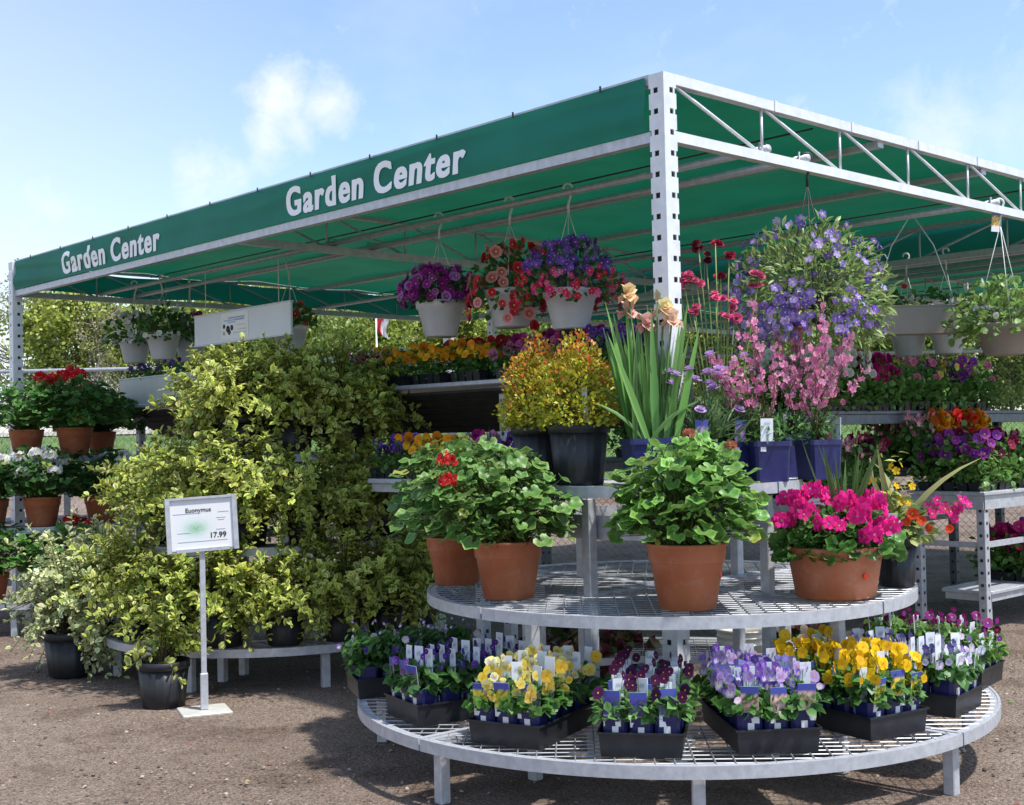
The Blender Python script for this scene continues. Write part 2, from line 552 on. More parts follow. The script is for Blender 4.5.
# ------------------------------------------------------------------ plants (local: pot foot at z = 0, z0 = soil height)
def shrub_parts(root, z0, rx, rz_, n_st, per, leaf, A, B, tp=LEAF, below=.25, spiky=.25, stem=(.10, .07, .03), ra=.30, up=1.0, lean=(0, 0)):
    mb = MB()
    nc = max(9, n_st // 6)
    cdir = unit(nc * 3); cdir = cdir[cdir[:, 2] > -below][:nc]
    d = cdir[rng.integers(0, len(cdir), n_st)] + rng.normal(0, .24, (n_st, 3))
    d /= np.linalg.norm(d, axis=1)[:, None]
    crad = rng.uniform(.8, 1.12, n_st)
    n = len(d)
    rad = rng.uniform(.72, 1.08, n) ** 1 + (rng.random(n) < .14) * rng.uniform(0, spiky, n)
    end = d * np.array([rx, rx, rz_]) * rad[:, None] + np.array([lean[0], lean[1], z0 + rz_ * .18])
    st = np.stack([rng.normal(0, rx * .1, n), rng.normal(0, rx * .1, n), np.full(n, z0)], 1)
    lift = rz_ * .22
    stems_of(mb, st, end, lift, .0035, stem, 4, 3)
    t = np.tile(np.linspace(ra, 1.0, per), n) + rng.normal(0, .02, n * per)
    t = np.clip(t, 0, 1.02)
    i = np.repeat(np.arange(n), per)
    P = st[i] + (end - st)[i] * t[:, None]
    P[:, 2] += lift * np.sin(np.clip(t, 0, 1) * PI)
    tan = (end - st)[i]; tan /= np.linalg.norm(tan, axis=1)[:, None]
    side = unit(n * per)
    dr = side - tan * np.sum(side * tan, 1)[:, None]
    dr = dr / np.linalg.norm(dr, axis=1)[:, None] + tan * (.35 + .9 * (t > .93))[:, None]
    dr[:, 2] += .1
    upv = np.array([0, 0, up]) + tan * .5 + rng.normal(0, .35, (n * per, 3))
    N = n * per
    tone = np.repeat(np.clip(rng.normal(1, .22, n), .55, 1.5), per)[:, None]
    a = np.clip(jit(pick(A, N), N, .15) * tone, 0, .9)
    b = np.clip(jit(pick(B, N), N, .13) * tone, 0, .9)
    s = leaf * rng.uniform(.45, 1.25, N)
    mb.scatter(tp, P, dr, upv, s, [a, b])
    return mb.build('foliage', 'leaf', root)

def mound(mb, n, rx, ry, z0, hz, leaf, A, B, tp, shell=.55, sink=.05):
    """leaves filling a low dome over a pot"""
    d = unit(n * 3)
    d = d[d[:, 2] > -.12][:n]
    n = len(d)
    rad = rng.uniform(shell, 1.02, n)
    P = d * np.array([rx, ry, hz]) * rad[:, None] + np.array([0, 0, z0])
    nrm = d * np.array([1, 1, .8]) + np.array([0, 0, .55]) + rng.normal(0, .3, (n, 3))
    dr = np.stack([d[:, 0], d[:, 1], rng.uniform(-.5, .5, n)], 1) + rng.normal(0, .45, (n, 3))
    mb.scatter(tp, P - dr / (np.linalg.norm(dr, axis=1)[:, None]) * leaf * .4, dr, nrm, leaf * rng.uniform(.6, 1.2, n), [jit(pick(A, n), n, .2), jit(pick(B, n), n, .15)])
    return P
def umbel(fb, c, r, n, col, fl=.03, squash=.75):
    d = unit(n * 3); d = d[d[:, 2] > -.35][:n]
    n = len(d)
    P = np.asarray(c) + d * np.array([r, r, r * squash])
    fb.scatter(FLORET, P, unit(n) * .3 + np.array([0, 0, .8]), d + rng.normal(0, .25, (n, 3)), fl * rng.uniform(.8, 1.2, n), [jit(col, n, .15), jit(np.asarray(col) * .6, n, .1), np.tile([.5, .4, .3], (n, 1))])
def geranium(name, pot_mat, r, h, rx, hz, nleaf, leaf, heads, hcol, potkind='flower', A=((.055, .145, .028), (.08, .18, .035)), B=((.16, .30, .07), (.24, .38, .11)), fl=.03, hr=.045, lean=(0, 0)):
    root = empty(name)
    pot_round('pot', root, pot_mat, r, h, potkind)
    mb, fb = MB(), MB()
    n = nleaf
    d = unit(n * 4)
    d = d[d[:, 2] > -.32][:n]; n = len(d)
    rad = rng.uniform(.5, 1.03, n) ** .7
    zc = h + hz * .28
    P = d * np.array([rx, rx, hz * .78]) * rad[:, None] + np.array([lean[0], lean[1], zc])
    P[:, 2] = np.maximum(P[:, 2], .25 * h)
    inside = (np.hypot(P[:, 0], P[:, 1]) < r * 1.1) & (P[:, 2] < h + .03)
    P = P[~inside]; d = d[~inside]; n = len(P)
    st = np.stack([rng.normal(0, r * .3, n), rng.normal(0, r * .3, n), np.full(n, h * .92)], 1)
    nrm = d * np.array([1, 1, .5]) + np.array([0, 0, .75]) + rng.normal(0, .28, (n, 3))
    dr = np.stack([d[:, 0], d[:, 1], np.full(n, -.15)], 1) + rng.normal(0, .3, (n, 3))
    sz = leaf * rng.uniform(.55, 1.2, n)
    drn = dr / np.linalg.norm(dr, axis=1)[:, None]
    mb.scatter(ROUND, P - drn * sz[:, None] * .3, dr, nrm, sz, [jit(pick(tuple(A) * 22 + ((.30, .30, .05),), n), n, .22), jit(pick(tuple(B) * 22 + ((.45, .38, .08),), n), n, .18)])
    stems_of(mb, st, P, .03, .003, (.10, .17, .04), 3, 3)
    if len(heads):
        for (hx, hy, hzz) in heads:
            c = np.array([hx, hy, h + hzz])
            stems_of(mb, [np.array([hx * .4, hy * .4, h])], [c], .02, .003, (.13, .2, .05), 4, 4)
            fb = MB()
            umbel(fb, c, hr, 22, hcol, fl)
            fb.build('flower_head', 'petal', root)
    mb.build('foliage', 'leaf', root)
    return root
GRN_A = ((.035, .11, .02), (.05, .14, .025))
GRN_B = ((.07, .19, .035), (.10, .24, .05))
def blooms(fb, tp, P, size, A, B, C, up=.5, face=(0, -.6, .5)):
    n = len(P)
    nrm = np.asarray(face) + rng.normal(0, .55, (n, 3))
    fb.scatter(tp, P, np.array([0, .1, 1]) + rng.normal(0, .25, (n, 3)), nrm, size * rng.uniform(.6, 1.15, n), [jit(pick(A, n), n, .12), jit(pick(B, n), n, .15), jit(C, n, .1)])
def pansy_pot(pal, blotch, eye, nfl, size, picture, height=.115, spread=.074, tags=1, leafA=GRN_A, leafB=GRN_B, potmat='blue_plastic', barcode=False, ph=.132):
    root = empty('pansy_pot')
    pot_square('pot', root, potmat, .092, ph)
    mb, fb = MB(), MB()
    mound(mb, 95, spread * 1.12, spread * 1.08, ph - .005, height * .78, .046, leafA, leafB, LEAF_W)
    d = unit(nfl * 4); d = d[d[:, 2] > .1][:nfl]
    P = d * np.array([spread * 1.1, spread * 1.1, height * .95]) + np.array([0, 0, ph + .03])
    st = P.copy(); st[:, :2] *= .3; st[:, 2] = ph
    stems_of(mb, st, P, .005, .0015, (.09, .18, .05), 3, 3)
    blooms(fb, PANSY, P + np.array([0, -.004, .002]), size, pal, blotch, eye)
    mb.build('foliage', 'leaf', root)
    if nfl: fb.build('blossom', 'petal', root)
    if tags:
        if rng.random() < .8: plant_tag('plant_label', root, (rng.uniform(-.03, .03), .02, ph - .03), .04, rng.uniform(.13, .185), rng.normal(0, .3), rng.uniform(-.1, .1), 'plain' if rng.random() < .4 else 'barcode')
        plant_tag('plant_label', root, (rng.uniform(-.012, .012), -.040, ph - .035), .06, .125, rng.normal(0, .15), rng.uniform(-.02, .14), 'barcode' if barcode else 'picture', picture)
        mbs = MB()
        z = ph * .62
        V = np.array([(-.011, 0, .016), (.011, 0, .016), (.011, 0, -.006), (0, 0, -.017), (-.011, 0, -.006)])
        y0 = -.046 * (.8 + .2 * z / ph) + .0015 - .0022
        V = V * 1.0 + np.array([0, y0 - .001, z])
        V[:, 1] -= (V[:, 2] - z) * .05
        Vb = V + np.array([0, .003, 0])
        mbs.add(np.concatenate([V, Vb]), [(4, 3, 2, 1, 0)[::-1], (5, 6, 7, 8, 9)[::-1]] + [(i, (i + 1) % 5, 5 + (i + 1) % 5, 5 + i) for i in range(5)], (.74, .75, .78))
        mbs.build('price_sticker', 'print', root)
    return root

# ------------------------------------------------------------------ world and sun
SUN_EL = R(64)
SUN_DIR = Vector((.80, -.50, 0)).normalized() * math.cos(SUN_EL) + Vector((0, 0, math.sin(SUN_EL)))
w = bpy.data.worlds.new('World')
scene.world = w
w.use_nodes = True
nt = w.node_tree
bg = nt.nodes['Background']
sky = nd(nt, 'ShaderNodeTexSky', sky_type='NISHITA', sun_disc=False, sun_elevation=SUN_EL, sun_rotation=math.atan2(SUN_DIR.x, SUN_DIR.y), altitude=100.0, air_density=1.0, dust_density=.9, ozone_density=1.5)
tc = nd(nt, 'ShaderNodeTexCoord')
mp = nd(nt, 'ShaderNodeMapping')
mp.inputs['Scale'].default_value = (1.0, 1.0, 1.9)
mp.inputs['Location'].default_value = (.62, .35, .18)
nt.links.new(tc.outputs['Generated'], mp.inputs[0])
nz = nd(nt, 'ShaderNodeTexNoise', Scale=2.6, Detail=9.0, Roughness=.58, Distortion=.25)
nt.links.new(mp.outputs[0], nz.inputs['Vector'])
cl = ramp(nt, nz.outputs[0], [(.54, (0, 0, 0)), (.78, (1, 1, 1))])
# thin veil of high cloud, thicker towards the west (-x) and the horizon
sx = nd(nt, 'ShaderNodeSeparateXYZ')
nt.links.new(tc.outputs['Generated'], sx.inputs[0])
m1 = nd(nt, 'ShaderNodeMapRange')
for i, v in enumerate((-.12, -.46, 0.02, .62)): m1.inputs[i + 1].default_value = v
nt.links.new(sx.outputs[0], m1.inputs[0])
m2 = nd(nt, 'ShaderNodeMapRange')
for i, v in enumerate((.42, .06, 0.30, 1.0)): m2.inputs[i + 1].default_value = v
nt.links.new(sx.outputs[2], m2.inputs[0])
mm = nd(nt, 'ShaderNodeMath', operation='MULTIPLY')
nt.links.new(m1.outputs[0], mm.inputs[0]); nt.links.new(m2.outputs[0], mm.inputs[1])
m3 = nd(nt, 'ShaderNodeMath', operation='MULTIPLY'); m3.inputs[1].default_value = .3
nt.links.new(cl.outputs[0], m3.inputs[0])
m4 = nd(nt, 'ShaderNodeMath', operation='MAXIMUM')
nt.links.new(mm.outputs[0], m4.inputs[0]); nt.links.new(m3.outputs[0], m4.inputs[1])
def puff(px, py, width, prev, amt):
    d = ray(px, py); d = d / np.linalg.norm(d)
    dt = nd(nt, 'ShaderNodeVectorMath', operation='DISTANCE')
    nt.links.new(tc.outputs['Generated'], dt.inputs[0])
    dt.inputs[1].default_value = [float(v) for v in d]
    mr = nd(nt, 'ShaderNodeMapRange')
    for i, v in enumerate((width, width * .15, 0.0, 1.0)): mr.inputs[i + 1].default_value = v
    nt.links.new(dt.outputs['Value'], mr.inputs[0])
    ad = nd(nt, 'ShaderNodeMath', operation='MULTIPLY_ADD'); ad.inputs[1].default_value = .40
    nt.links.new(mr.outputs[0], ad.inputs[0]); nt.links.new(nz2.outputs[0], ad.inputs[2])
    m5 = nd(nt, 'ShaderNodeMapRange')
    for i, v in enumerate((.58, .98, 0.0, amt)): m5.inputs[i + 1].default_value = v
    nt.links.new(ad.outputs[0], m5.inputs[0])
    mx = nd(nt, 'ShaderNodeMath', operation='MAXIMUM')
    nt.links.new(prev, mx.inputs[0]); nt.links.new(m5.outputs[0], mx.inputs[1])
    return mx.outputs[0]
nz2 = nd(nt, 'ShaderNodeTexNoise', Scale=21.0, Detail=9.0, Roughness=.66, Distortion=.3)
nt.links.new(tc.outputs['Generated'], nz2.inputs['Vector'])
acc = m4.outputs[0]
for (px_, py_, wd_, am_) in ((284, 98, .042, .8), (322, 106, .038, .7), (266, 140, .032, .65), (298, 130, .03, .6), (205, 182, .05, .6), (180, 200, .04, .25), (930, 125, .06, .5), (905, 95, .03, .2), (1010, 120, .05, .28), (40, 235, .08, .5)):
    acc = puff(px_, py_, wd_, acc, am_)
mix = nd(nt, 'ShaderNodeMix', data_type='RGBA')
nt.links.new(acc, mix.inputs[0])
nt.links.new(sky.outputs[0], mix.inputs[6])
mix.inputs[7].default_value = (4.5, 4.6, 4.9, 1)
nt.links.new(mix.outputs[2], bg.inputs[0])
bg.inputs[1].default_value = .138
sl = bpy.data.lights.new('sun', 'SUN')
sl.energy = 3.4
sl.angle = R(2.2)
sl.color = (1, .955, .88)
so = bpy.data.objects.new('sun', sl)
COL.objects.link(so)
so.rotation_euler = SUN_DIR.to_track_quat('Z', 'Y').to_euler()
so.location = (8, -3, 12)
vs = scene.view_settings
vs.view_transform = 'Standard'
vs.look = 'None'
vs.exposure = .83
vs.gamma = 1

# ------------------------------------------------------------------ ground
def terrain_z(x, y):
    y = np.asarray(y, float)
    t = np.clip((y - 18.0) / 14.0, 0, 1)
    return 1.85 * t * t * (3 - 2 * t)
def ground_mat():
    mt, nt, b = newmat('dirt')
    tc = nd(nt, 'ShaderNodeTexCoord')
    def noise(sc, det=5.0, ro=.6):
        n = nd(nt, 'ShaderNodeTexNoise', Scale=sc, Detail=det, Roughness=ro)
        nt.links.new(tc.outputs['Object'], n.inputs['Vector'])
        return n
    a = ramp(nt, noise(.55, 9.0, .68).outputs[0], [(.3, (.21, .158, .128)), (.5, (.285, .222, .182)), (.75, (.36, .295, .25))])
    g = ramp(nt, noise(85.0, 3.0, .75).outputs[0], [(.38, (.22, .20, .19)), (.50, (.95, .95, .95)), (.60, (1.0, 1.0, 1.0)), (.68, (2.0, 1.95, 1.85))])
    mu = nd(nt, 'ShaderNodeMix', data_type='RGBA', blend_type='MULTIPLY'); mu.inputs[0].default_value = .85
    nt.links.new(a.outputs[0], mu.inputs[6]); nt.links.new(g.outputs[0], mu.inputs[7])
    v = nd(nt, 'ShaderNodeTexVoronoi', Scale=46.0)
    nt.links.new(tc.outputs['Object'], v.inputs['Vector'])
    vr = ramp(nt, v.outputs['Color'], [(.0, (.55, .52, .50)), (.6, (1, 1, 1)), (.93, (1.0, .98, .95)), (1.0, (1.8, 1.7, 1.6))])
    mu2 = nd(nt, 'ShaderNodeMix', data_type='RGBA', blend_type='MULTIPLY'); mu2.inputs[0].default_value = .6
    nt.links.new(mu.outputs[2], mu2.inputs[6]); nt.links.new(vr.outputs[0], mu2.inputs[7])
    nt.links.new(mu2.outputs[2], b.inputs['Base Color'])
    st = ramp(nt, noise(1.7, 10.0, .72).outputs[0], [(.50, (1, 1, 1)), (.60, (.62, .58, .55)), (.72, (.50, .46, .43))])
    st2 = ramp(nt, noise(6.5, 8.0, .7).outputs[0], [(.28, (1.28, 1.25, 1.22)), (.40, (1, 1, 1)), (.66, (1, 1, 1)), (.74, (.7, .67, .64))])
    mu3 = nd(nt, 'ShaderNodeMix', data_type='RGBA', blend_type='MULTIPLY'); mu3.inputs[0].default_value = .75
    nt.links.new(mu2.outputs[2], mu3.inputs[6]); nt.links.new(st.outputs[0], mu3.inputs[7])
    mu4 = nd(nt, 'ShaderNodeMix', data_type='RGBA', blend_type='MULTIPLY'); mu4.inputs[0].default_value = .8
    nt.links.new(mu3.outputs[2], mu4.inputs[6]); nt.links.new(st2.outputs[0], mu4.inputs[7])
    nt.links.new(mu4.outputs[2], b.inputs['Base Color'])
    b.inputs['Roughness'].default_value = .95
    b.inputs['Specular IOR Level'].default_value = .15
    ad = nd(nt, 'ShaderNodeMath', operation='MULTIPLY_ADD'); ad.inputs[1].default_value = .5
    nt.links.new(v.outputs['Distance'], ad.inputs[0]); nt.links.new(noise(70.0, 4.0, .7).outputs[0], ad.inputs[2])
    bump(nt, b, ad.outputs[0], 1.0, .02)
ground_mat()
simple('lawn', (.055, .115, .022), (.115, .19, .045), .9, 0, 1.4, .5)
simple('path_gravel', (.28, .26, .23), (.38, .36, .32), .95, 0, 9, .4)
def gfn(x0, x1, y0, y1, dz=0.0, pw=1):
    def fn(u, v):
        x = x0 + (x1 - x0) * u
        y = y0 + (y1 - y0) * v ** pw
        return np.stack([x, y, terrain_z(x, y) + dz + .012 * np.sin(x * 1.7) * np.sin(y * 2.1) * (np.abs(x) < 40) * (y < 13)], 1)
    return fn
o = MB().sheet(gfn(-300, 300, -40, 600, 0, 2.0), 200, 200).build('ground', 'dirt'); tag(o, 'brown gravelly dirt ground of the sales yard', 'ground', kind='structure')
o = MB().sheet(gfn(-300, 300, 23.5, 400, .02, 2.5), 40, 120).build('lawn', 'lawn'); tag(o, 'green lawn rising behind the sales yard', 'lawn', kind='structure')
o = MB().sheet(gfn(-120, 120, 29.6, 30.8, .05), 40, 8).build('path', 'path_gravel'); tag(o, 'pale gravel path crossing the lawn', 'path', kind='structure')
# loose stones and bits of litter lying on the dirt
def pebbles():
    mb = MB()
    n = 9000
    x = rng.uniform(-4.5, 4.5, n); y = 3.2 + 7.5 * rng.random(n) ** 1.6
    V = np.array([(1, 0, 0), (0, 1, 0), (-1, 0, 0), (0, -1, 0), (0, 0, .7), (0, 0, -.7), (.6, .6, .3), (-.6, .6, .3), (-.6, -.6, .3), (.6, -.6, .3)])
    Fs = [(0, 6, 4), (6, 1, 4), (1, 7, 4), (7, 2, 4), (2, 8, 4), (8, 3, 4), (3, 9, 4), (9, 0, 4), (0, 1, 6), (1, 2, 7), (2, 3, 8), (3, 0, 9)]
    s = .003 + .010 * rng.random(n) ** 3
    pal = pick([(.20, .145, .115), (.26, .21, .18), (.14, .10, .08), (.36, .32, .28), (.10, .085, .075)], n)
    z = terrain_z(x, y) + .012 * np.sin(x * 1.7) * np.sin(y * 2.1)
    P = np.stack([x, y, z + s * .25], 1)
    mb.scatter(tpl(V, Fs, np.zeros(10)), P, unit(n) * np.array([1, 1, .2]), np.array([0, 0, 1.0]) + rng.normal(0, .2, (n, 3)), s, [pal, pal])
    # fallen petals and leaves
    k = 420
    x = rng.uniform(-4, 4, k); y = rng.uniform(4, 9, k)
    P = np.stack([x, y, terrain_z(x, y) + .012 * np.sin(x * 1.7) * np.sin(y * 2.1) + .006], 1)
    pal = pick([(.30, .26, .08), (.06, .12, .03), (.42, .36, .28), (.20, .08, .05), (.1, .06, .04)], k)
    mb.scatter(LEAF, P, unit(k) * np.array([1, 1, .1]), np.array([0, 0, 1.0]) + rng.normal(0, .25, (k, 3)), rng.uniform(.015, .035, k), [pal, pal])
    tag(mb.build('gravel', 'bark'), 'loose pebbles and fallen leaves scattered on the brown dirt', 'gravel', kind='stuff')
pebbles()
def grass():
    mb = MB()
    n = 9000
    x = rng.uniform(-14, 12, n); y = 23.3 + 6 * rng.random(n) ** 1.3
    P = np.stack([x, y, terrain_z(x, y) + .02], 1)
    d = rng.normal(0, .35, (n, 3)) + np.array([0, 0, 1.0])
    c = jit(pick([(.07, .16, .03), (.12, .22, .045), (.17, .24, .06)], n), n, .2)
    mb.scatter(BLADE_B, P, d, unit(n), rng.uniform(.10, .26, n), [c, c])
    tag(mb.build('grass', 'leaf'), 'rough grass growing at the near edge of the lawn', 'grass', kind='stuff')
grass()

# ------------------------------------------------------------------ trees behind the yard
def make_tree(name, h, rx, n, A, B, dens=1.0, seed=0, leaf=.13, zc=.55, bark=(.16, .13, .10)):
    root = empty(name)
    tb, cb = MB(), MB()
    tb.tube([(0, 0, 0), (rng.normal(0, .08), rng.normal(0, .08), h * .25), (rng.normal(0, .15), rng.normal(0, .15), h * .6), (rng.normal(0, .2), 0, h * .93)], [.13, .10, .06, .015], 7, 0, bark)
    nl = 46
    tips = []
    for i in range(nl):
        t = rng.uniform(.12, .95)
        a = rng.uniform(0, 2 * PI)
        L = rx * rng.uniform(.55, 1.1) * (1.05 - .55 * abs(t - zc) * 1.6)
        p0 = np.array([0, 0, h * t * .9])
        p2 = p0 + np.array([math.cos(a) * L, math.sin(a) * L, L * rng.uniform(.25, 1.0)])
        p1 = (p0 + p2) / 2 + np.array([0, 0, -L * .08])
        tb.tube([p0, p1, p2], [.035, .022, .006], 4, 0, bark)
        for q in range(5):
            e = p1 + (p2 - p1) * rng.random() + rng.normal(0, .35, 3)
            tb.tube([p1 + (p2 - p1) * rng.random() * .7, e], [.010, .003], 3, 0, bark)
            tips.append(e)
        tips.append(p2); tips.append(p1)
    tips = np.array(tips)
    i = rng.integers(0, len(tips), n)
    tone = np.clip(rng.normal(1, .22, len(tips)), .5, 1.6)[i][:, None]
    P = tips[i] + rng.normal(0, .24 * dens, (n, 3))
    P[:, 2] = np.maximum(P[:, 2], .25)
    c = np.clip(jit(pick(A, n), n, .15) * tone, 0, .9)
    cb.scatter(LEAF_W, P, unit(n) + np.array([0, 0, -.2]), unit(n) + np.array([0, 0, .8]), leaf * rng.uniform(.6, 1.4, n), [c, np.clip(jit(pick(B, n), n, .15) * tone, 0, .9)])
    tb.build('trunk', 'bark', root)
    cb.build('crown', 'leaf', root)
    return root
YG = ((.24, .30, .045), (.30, .34, .05), (.19, .26, .05))
YG2 = ((.34, .36, .07), (.28, .33, .06))
tree_protos = [
    make_tree('spring_tree', 6.6, 2.3, 12000, YG, YG2, leaf=.17),
    make_tree('spring_tree', 5.6, 2.5, 11000, ((.16, .23, .04), (.22, .28, .05)), YG, 1.1, leaf=.17),
    make_tree('bare_tree', 6.4, 2.0, 1300, ((.30, .28, .12), (.36, .33, .20)), ((.40, .38, .24),), 1.2, leaf=.10, bark=(.27, .24, .20)),
    make_tree('spring_tree', 4.6, 2.3, 11000, ((.10, .17, .03), (.15, .21, .04)), ((.19, .25, .05),), 1.1, leaf=.17)]
LT = ['yellow green spring tree', 'lime green bushy tree', 'nearly bare grey twiggy tree', 'deeper green rounded tree']
spots = []
for k, x in enumerate(np.arange(-20.5, 15, 1.9)):
    kind = 2 if k in (1, 3, 5) else (1, 0, 3)[k % 3]
    spots.append((x + rng.normal(0, .4), 34 + rng.normal(0, 1.5), kind, rng.uniform(.52, .62)))
for k, x in enumerate(np.arange(-25, 19, 2.45)):
    spots.append((x + rng.normal(0, .6), 42 + rng.normal(0, 2), (2, 0, 1, 0)[k % 4], rng.uniform(.72, .84)))
spots.sort(key=lambda q: (q[1] > 38, q[0]))
ORD = 'first second third fourth fifth sixth seventh eighth ninth tenth eleventh twelfth thirteenth fourteenth fifteenth sixteenth seventeenth eighteenth nineteenth twentieth'.split()
cnt = {}
for (x, y, kd, s_) in spots:
    row = 'front' if y <= 38 else 'back'
    c = cnt[(row, kd)] = cnt.get((row, kd), -1) + 1
    place(tree_protos[kd], (x, y, terrain_z(x, y) - .1), rng.uniform(0, 6.28), s_,
          '%s, %s of its kind in the %s row past the fence' % (LT[kd], ORD[c], row), 'tree', 'trees beyond the fence')

# ------------------------------------------------------------------ chain link fence
def fence():
    y0 = 14.2
    x0, x1, hh = -10.5, 9.5, 2.35
    z0 = float(terrain_z(0, y0))
    root = empty('chain_link_fence', ((x0 + x1) / 2, y0, z0))
    tag(root, 'galvanised chain link fence standing along the lawn behind the sales yard', 'fence')
    mb = MB()
    p = .085
    L = (x1 - x0)
    hw = L / 2
    nn = int(L / p)
    for sg in (-1, 1):
        for i in range(-int(hh / p), nn + 1):
            xa = -hw + i * p; xb = xa + hh
            za, zb = 0.04, hh
            if xa < -hw: za += (-hw - xa); xa = -hw
            if xb > hw: zb -= (xb - hw); xb = hw
            if xb - xa < .05: continue
            mb.tube([(sg * xa, .004 * sg, za), (sg * xb, .004 * sg, zb)], .0024, 3)
    mb.build('wire_mesh', 'fence_wire', root)
    mb = MB().tube([(-hw, 0, hh), (hw, 0, hh)], .022, 8)
    mb.build('top_rail', 'galv', root)
    for x in np.arange(-hw, hw + .1, 2.5):
        q = MB().tube([(x, .03, -.2), (x, .03, hh + .06)], .032, 10)
        q.lathe([(.04, hh + .05), (.042, hh + .07), (.025, hh + .11), (.004, hh + .13)], 12, c=(x, .03, 0))
        q.build('post', 'galv', root)
fence()
def flag():
    p = at_y(376, 312, 16.5)
    root = empty('flag', (p[0], p[1], float(terrain_z(p[0], p[1]))))
    tag(root, 'small red and white flag hanging limp on its pole beyond the fence', 'flag')
    zt = p[2] - root.location[2]
    q = MB().tube([(0, 0, 0), (0, 0, zt + .12)], .012, 8)
    q.build('pole', 'white_paint', root)
    def fn(u, v):
        x = .02 + u * .13 + .02 * np.sin(v * 7)
        return np.stack([x, .03 * np.sin(u * 9 + v * 3), zt + .08 - v * .36 - u * .08], 1)
    u, v = np.meshgrid(np.linspace(0, 1, 13), np.linspace(0, 1, 13), indexing='ij')
    c = np.where((u.ravel() + .25 * v.ravel())[:, None] < .62, np.array([[.55, .02, .03]]), np.array([[.75, .75, .76]]))
    MB().sheet(fn, 12, 12, col=c).build('cloth', 'petal', root)
flag()

# ------------------------------------------------------------------ canopy: local x = s runs right-back, local y = t runs left-back along the sign
YAW = .821
C0 = np.array([.731, 5.879, 0])
D1 = np.array([-math.cos(YAW), math.sin(YAW), 0])
D2 = np.array([math.sin(YAW), math.cos(YAW), 0])
RZ = PI / 2 - YAW
LT_, WS = 7.62, 5.1
ZT, ZB = 3.155, 2.885
def cw(s, t, z=0.0): return C0 + D2 * s + D1 * t + np.array([0, 0, z])
def col_t(px, s, y=0):
    """t of the vertical plane s = const seen in pixel column px (row ~ 330)"""
    d = ray(px, 330); q = d[0] / d[1]
    b = C0 + D2 * s
    return (b[0] - q * b[1]) / (-D1[0] + D1[1] * q)
def col_s(px, t, py=250):
    d = ray(px, py); q = d[0] / d[1]
    b = C0 + D1 * t
    return (q * b[1] - b[0]) / (D2[0] - D2[1] * q)
def perforated_post(root, s, t, w, ztop, round_=False):
    """upright with a black core painting the dark of its openings: a row of square openings down both outer faces and notches along the far edges"""
    mb = MB()
    th, hp, hs, nt_ = .004, .098, .026, .011
    h = w / 2
    def seg(x0, x1, y0, y1, z0, z1, mi=0):
        mb.box((s + (x0 + x1) / 2, t + (y0 + y1) / 2, (z0 + z1) / 2), (x1 - x0, y1 - y0, z1 - z0), None, mi)
    z, prev = .04, 0.0
    la, lb = -h + w * .40, -h + w * .40 + hs
    ra, rb = -h + w * .46, -h + w * .46 + hs
    while z + hs < ztop - .02:
        seg(-h, h, -h, h, prev, z)
        seg(-h, -h + th, -h, la, z, z + hs); seg(-h, -h + th, lb, h - nt_, z, z + hs)
        seg(-h + th, ra, -h, -h + th, z, z + hs); seg(rb, h - nt_, -h, -h + th, z, z + hs)
        prev = z + hs; z += hp
    seg(-h, h, -h, h, prev, ztop)
    seg(-h + .014, h - nt_ - .004, -h + .014, h - nt_ - .004, .03, ztop - .03, 1)  # black core stands in for the shade inside the openings
    return mb.build('post', ['galv_sunlit', 'black_wire_hole_shade'], root)
def truss(root, axis, fixed, a0, a1, mat='galv', rod=.009, panel=.74, web=True, name='truss'):
    mb = MB()
    def P(a, z): return np.array([a, fixed, z]) if axis == 's' else np.array([fixed, a, z])
    mb.beam(P(a0, ZT), P(a1, ZT), .05, .05)
    mb.beam(P(a0, ZB), P(a1, ZB), .05, .05)
    if web:
        k = int(round((a1 - a0) / panel)); pw = (a1 - a0) / k
        for i in range(k):
            x0, x1 = a0 + i * pw, a0 + (i + 1) * pw
            mb.tube([P(x0 + .03, ZT - .022), P(x1 - .02, ZB + .022)], rod, 6)
            if i < k - 1: mb.tube([P(x1, ZB + .02), P(x1, ZT - .02)], rod * .9, 6)
        # bolted sleeves on the chords
        for i in range(1, k):
            mb.box(P(a0 + i * pw + .09, ZT), (.062, .02, .056) if axis == 't' else (.02, .062, .056))
    return mb.build(name, mat, root)
def text_mesh(body, size, mat, parent, M4, bold=.012, sx=1.0, ext=.002, name='lettering', spacing=1.0, heavy=0.0):
    cu = bpy.data.curves.new(name, 'FONT')
    cu.body = body
    cu.size = size
    cu.offset = bold
    cu.extrude = ext
    cu.space_character = spacing
    cu.resolution_u = 4
    ob = bpy.data.objects.new(name, cu)
    COL.objects.link(ob)
    dg = bpy.context.evaluated_depsgraph_get()
    me = bpy.data.meshes.new_from_object(ob.evaluated_get(dg))
    bpy.data.objects.remove(ob)
    bpy.data.curves.remove(cu)
    if heavy:
        import bmesh
        bm = bmesh.new()
        for k in (-1, 0, 1):
            m2 = me.copy(); m2.transform(Matrix.Translation((k * heavy, 0, (k + 1) * .0007)))
            bm.from_mesh(m2); bpy.data.meshes.remove(m2)
        bm.to_mesh(me); bm.free()
    me.transform(Matrix.Diagonal((sx, 1, 1, 1)))
    xs = [v.co.x for v in me.vertices]; ys = [v.co.y for v in me.vertices]
    me.transform(Matrix.Translation((-min(xs), 0, 0)))
    me.transform(M4)
    me.materials.clear(); me.materials.append(MAT[mat])
    o = bpy.data.objects.new(name, me)
    COL.objects.link(o)
    o.parent = parent
    return o, max(xs) - min(xs), max(ys)
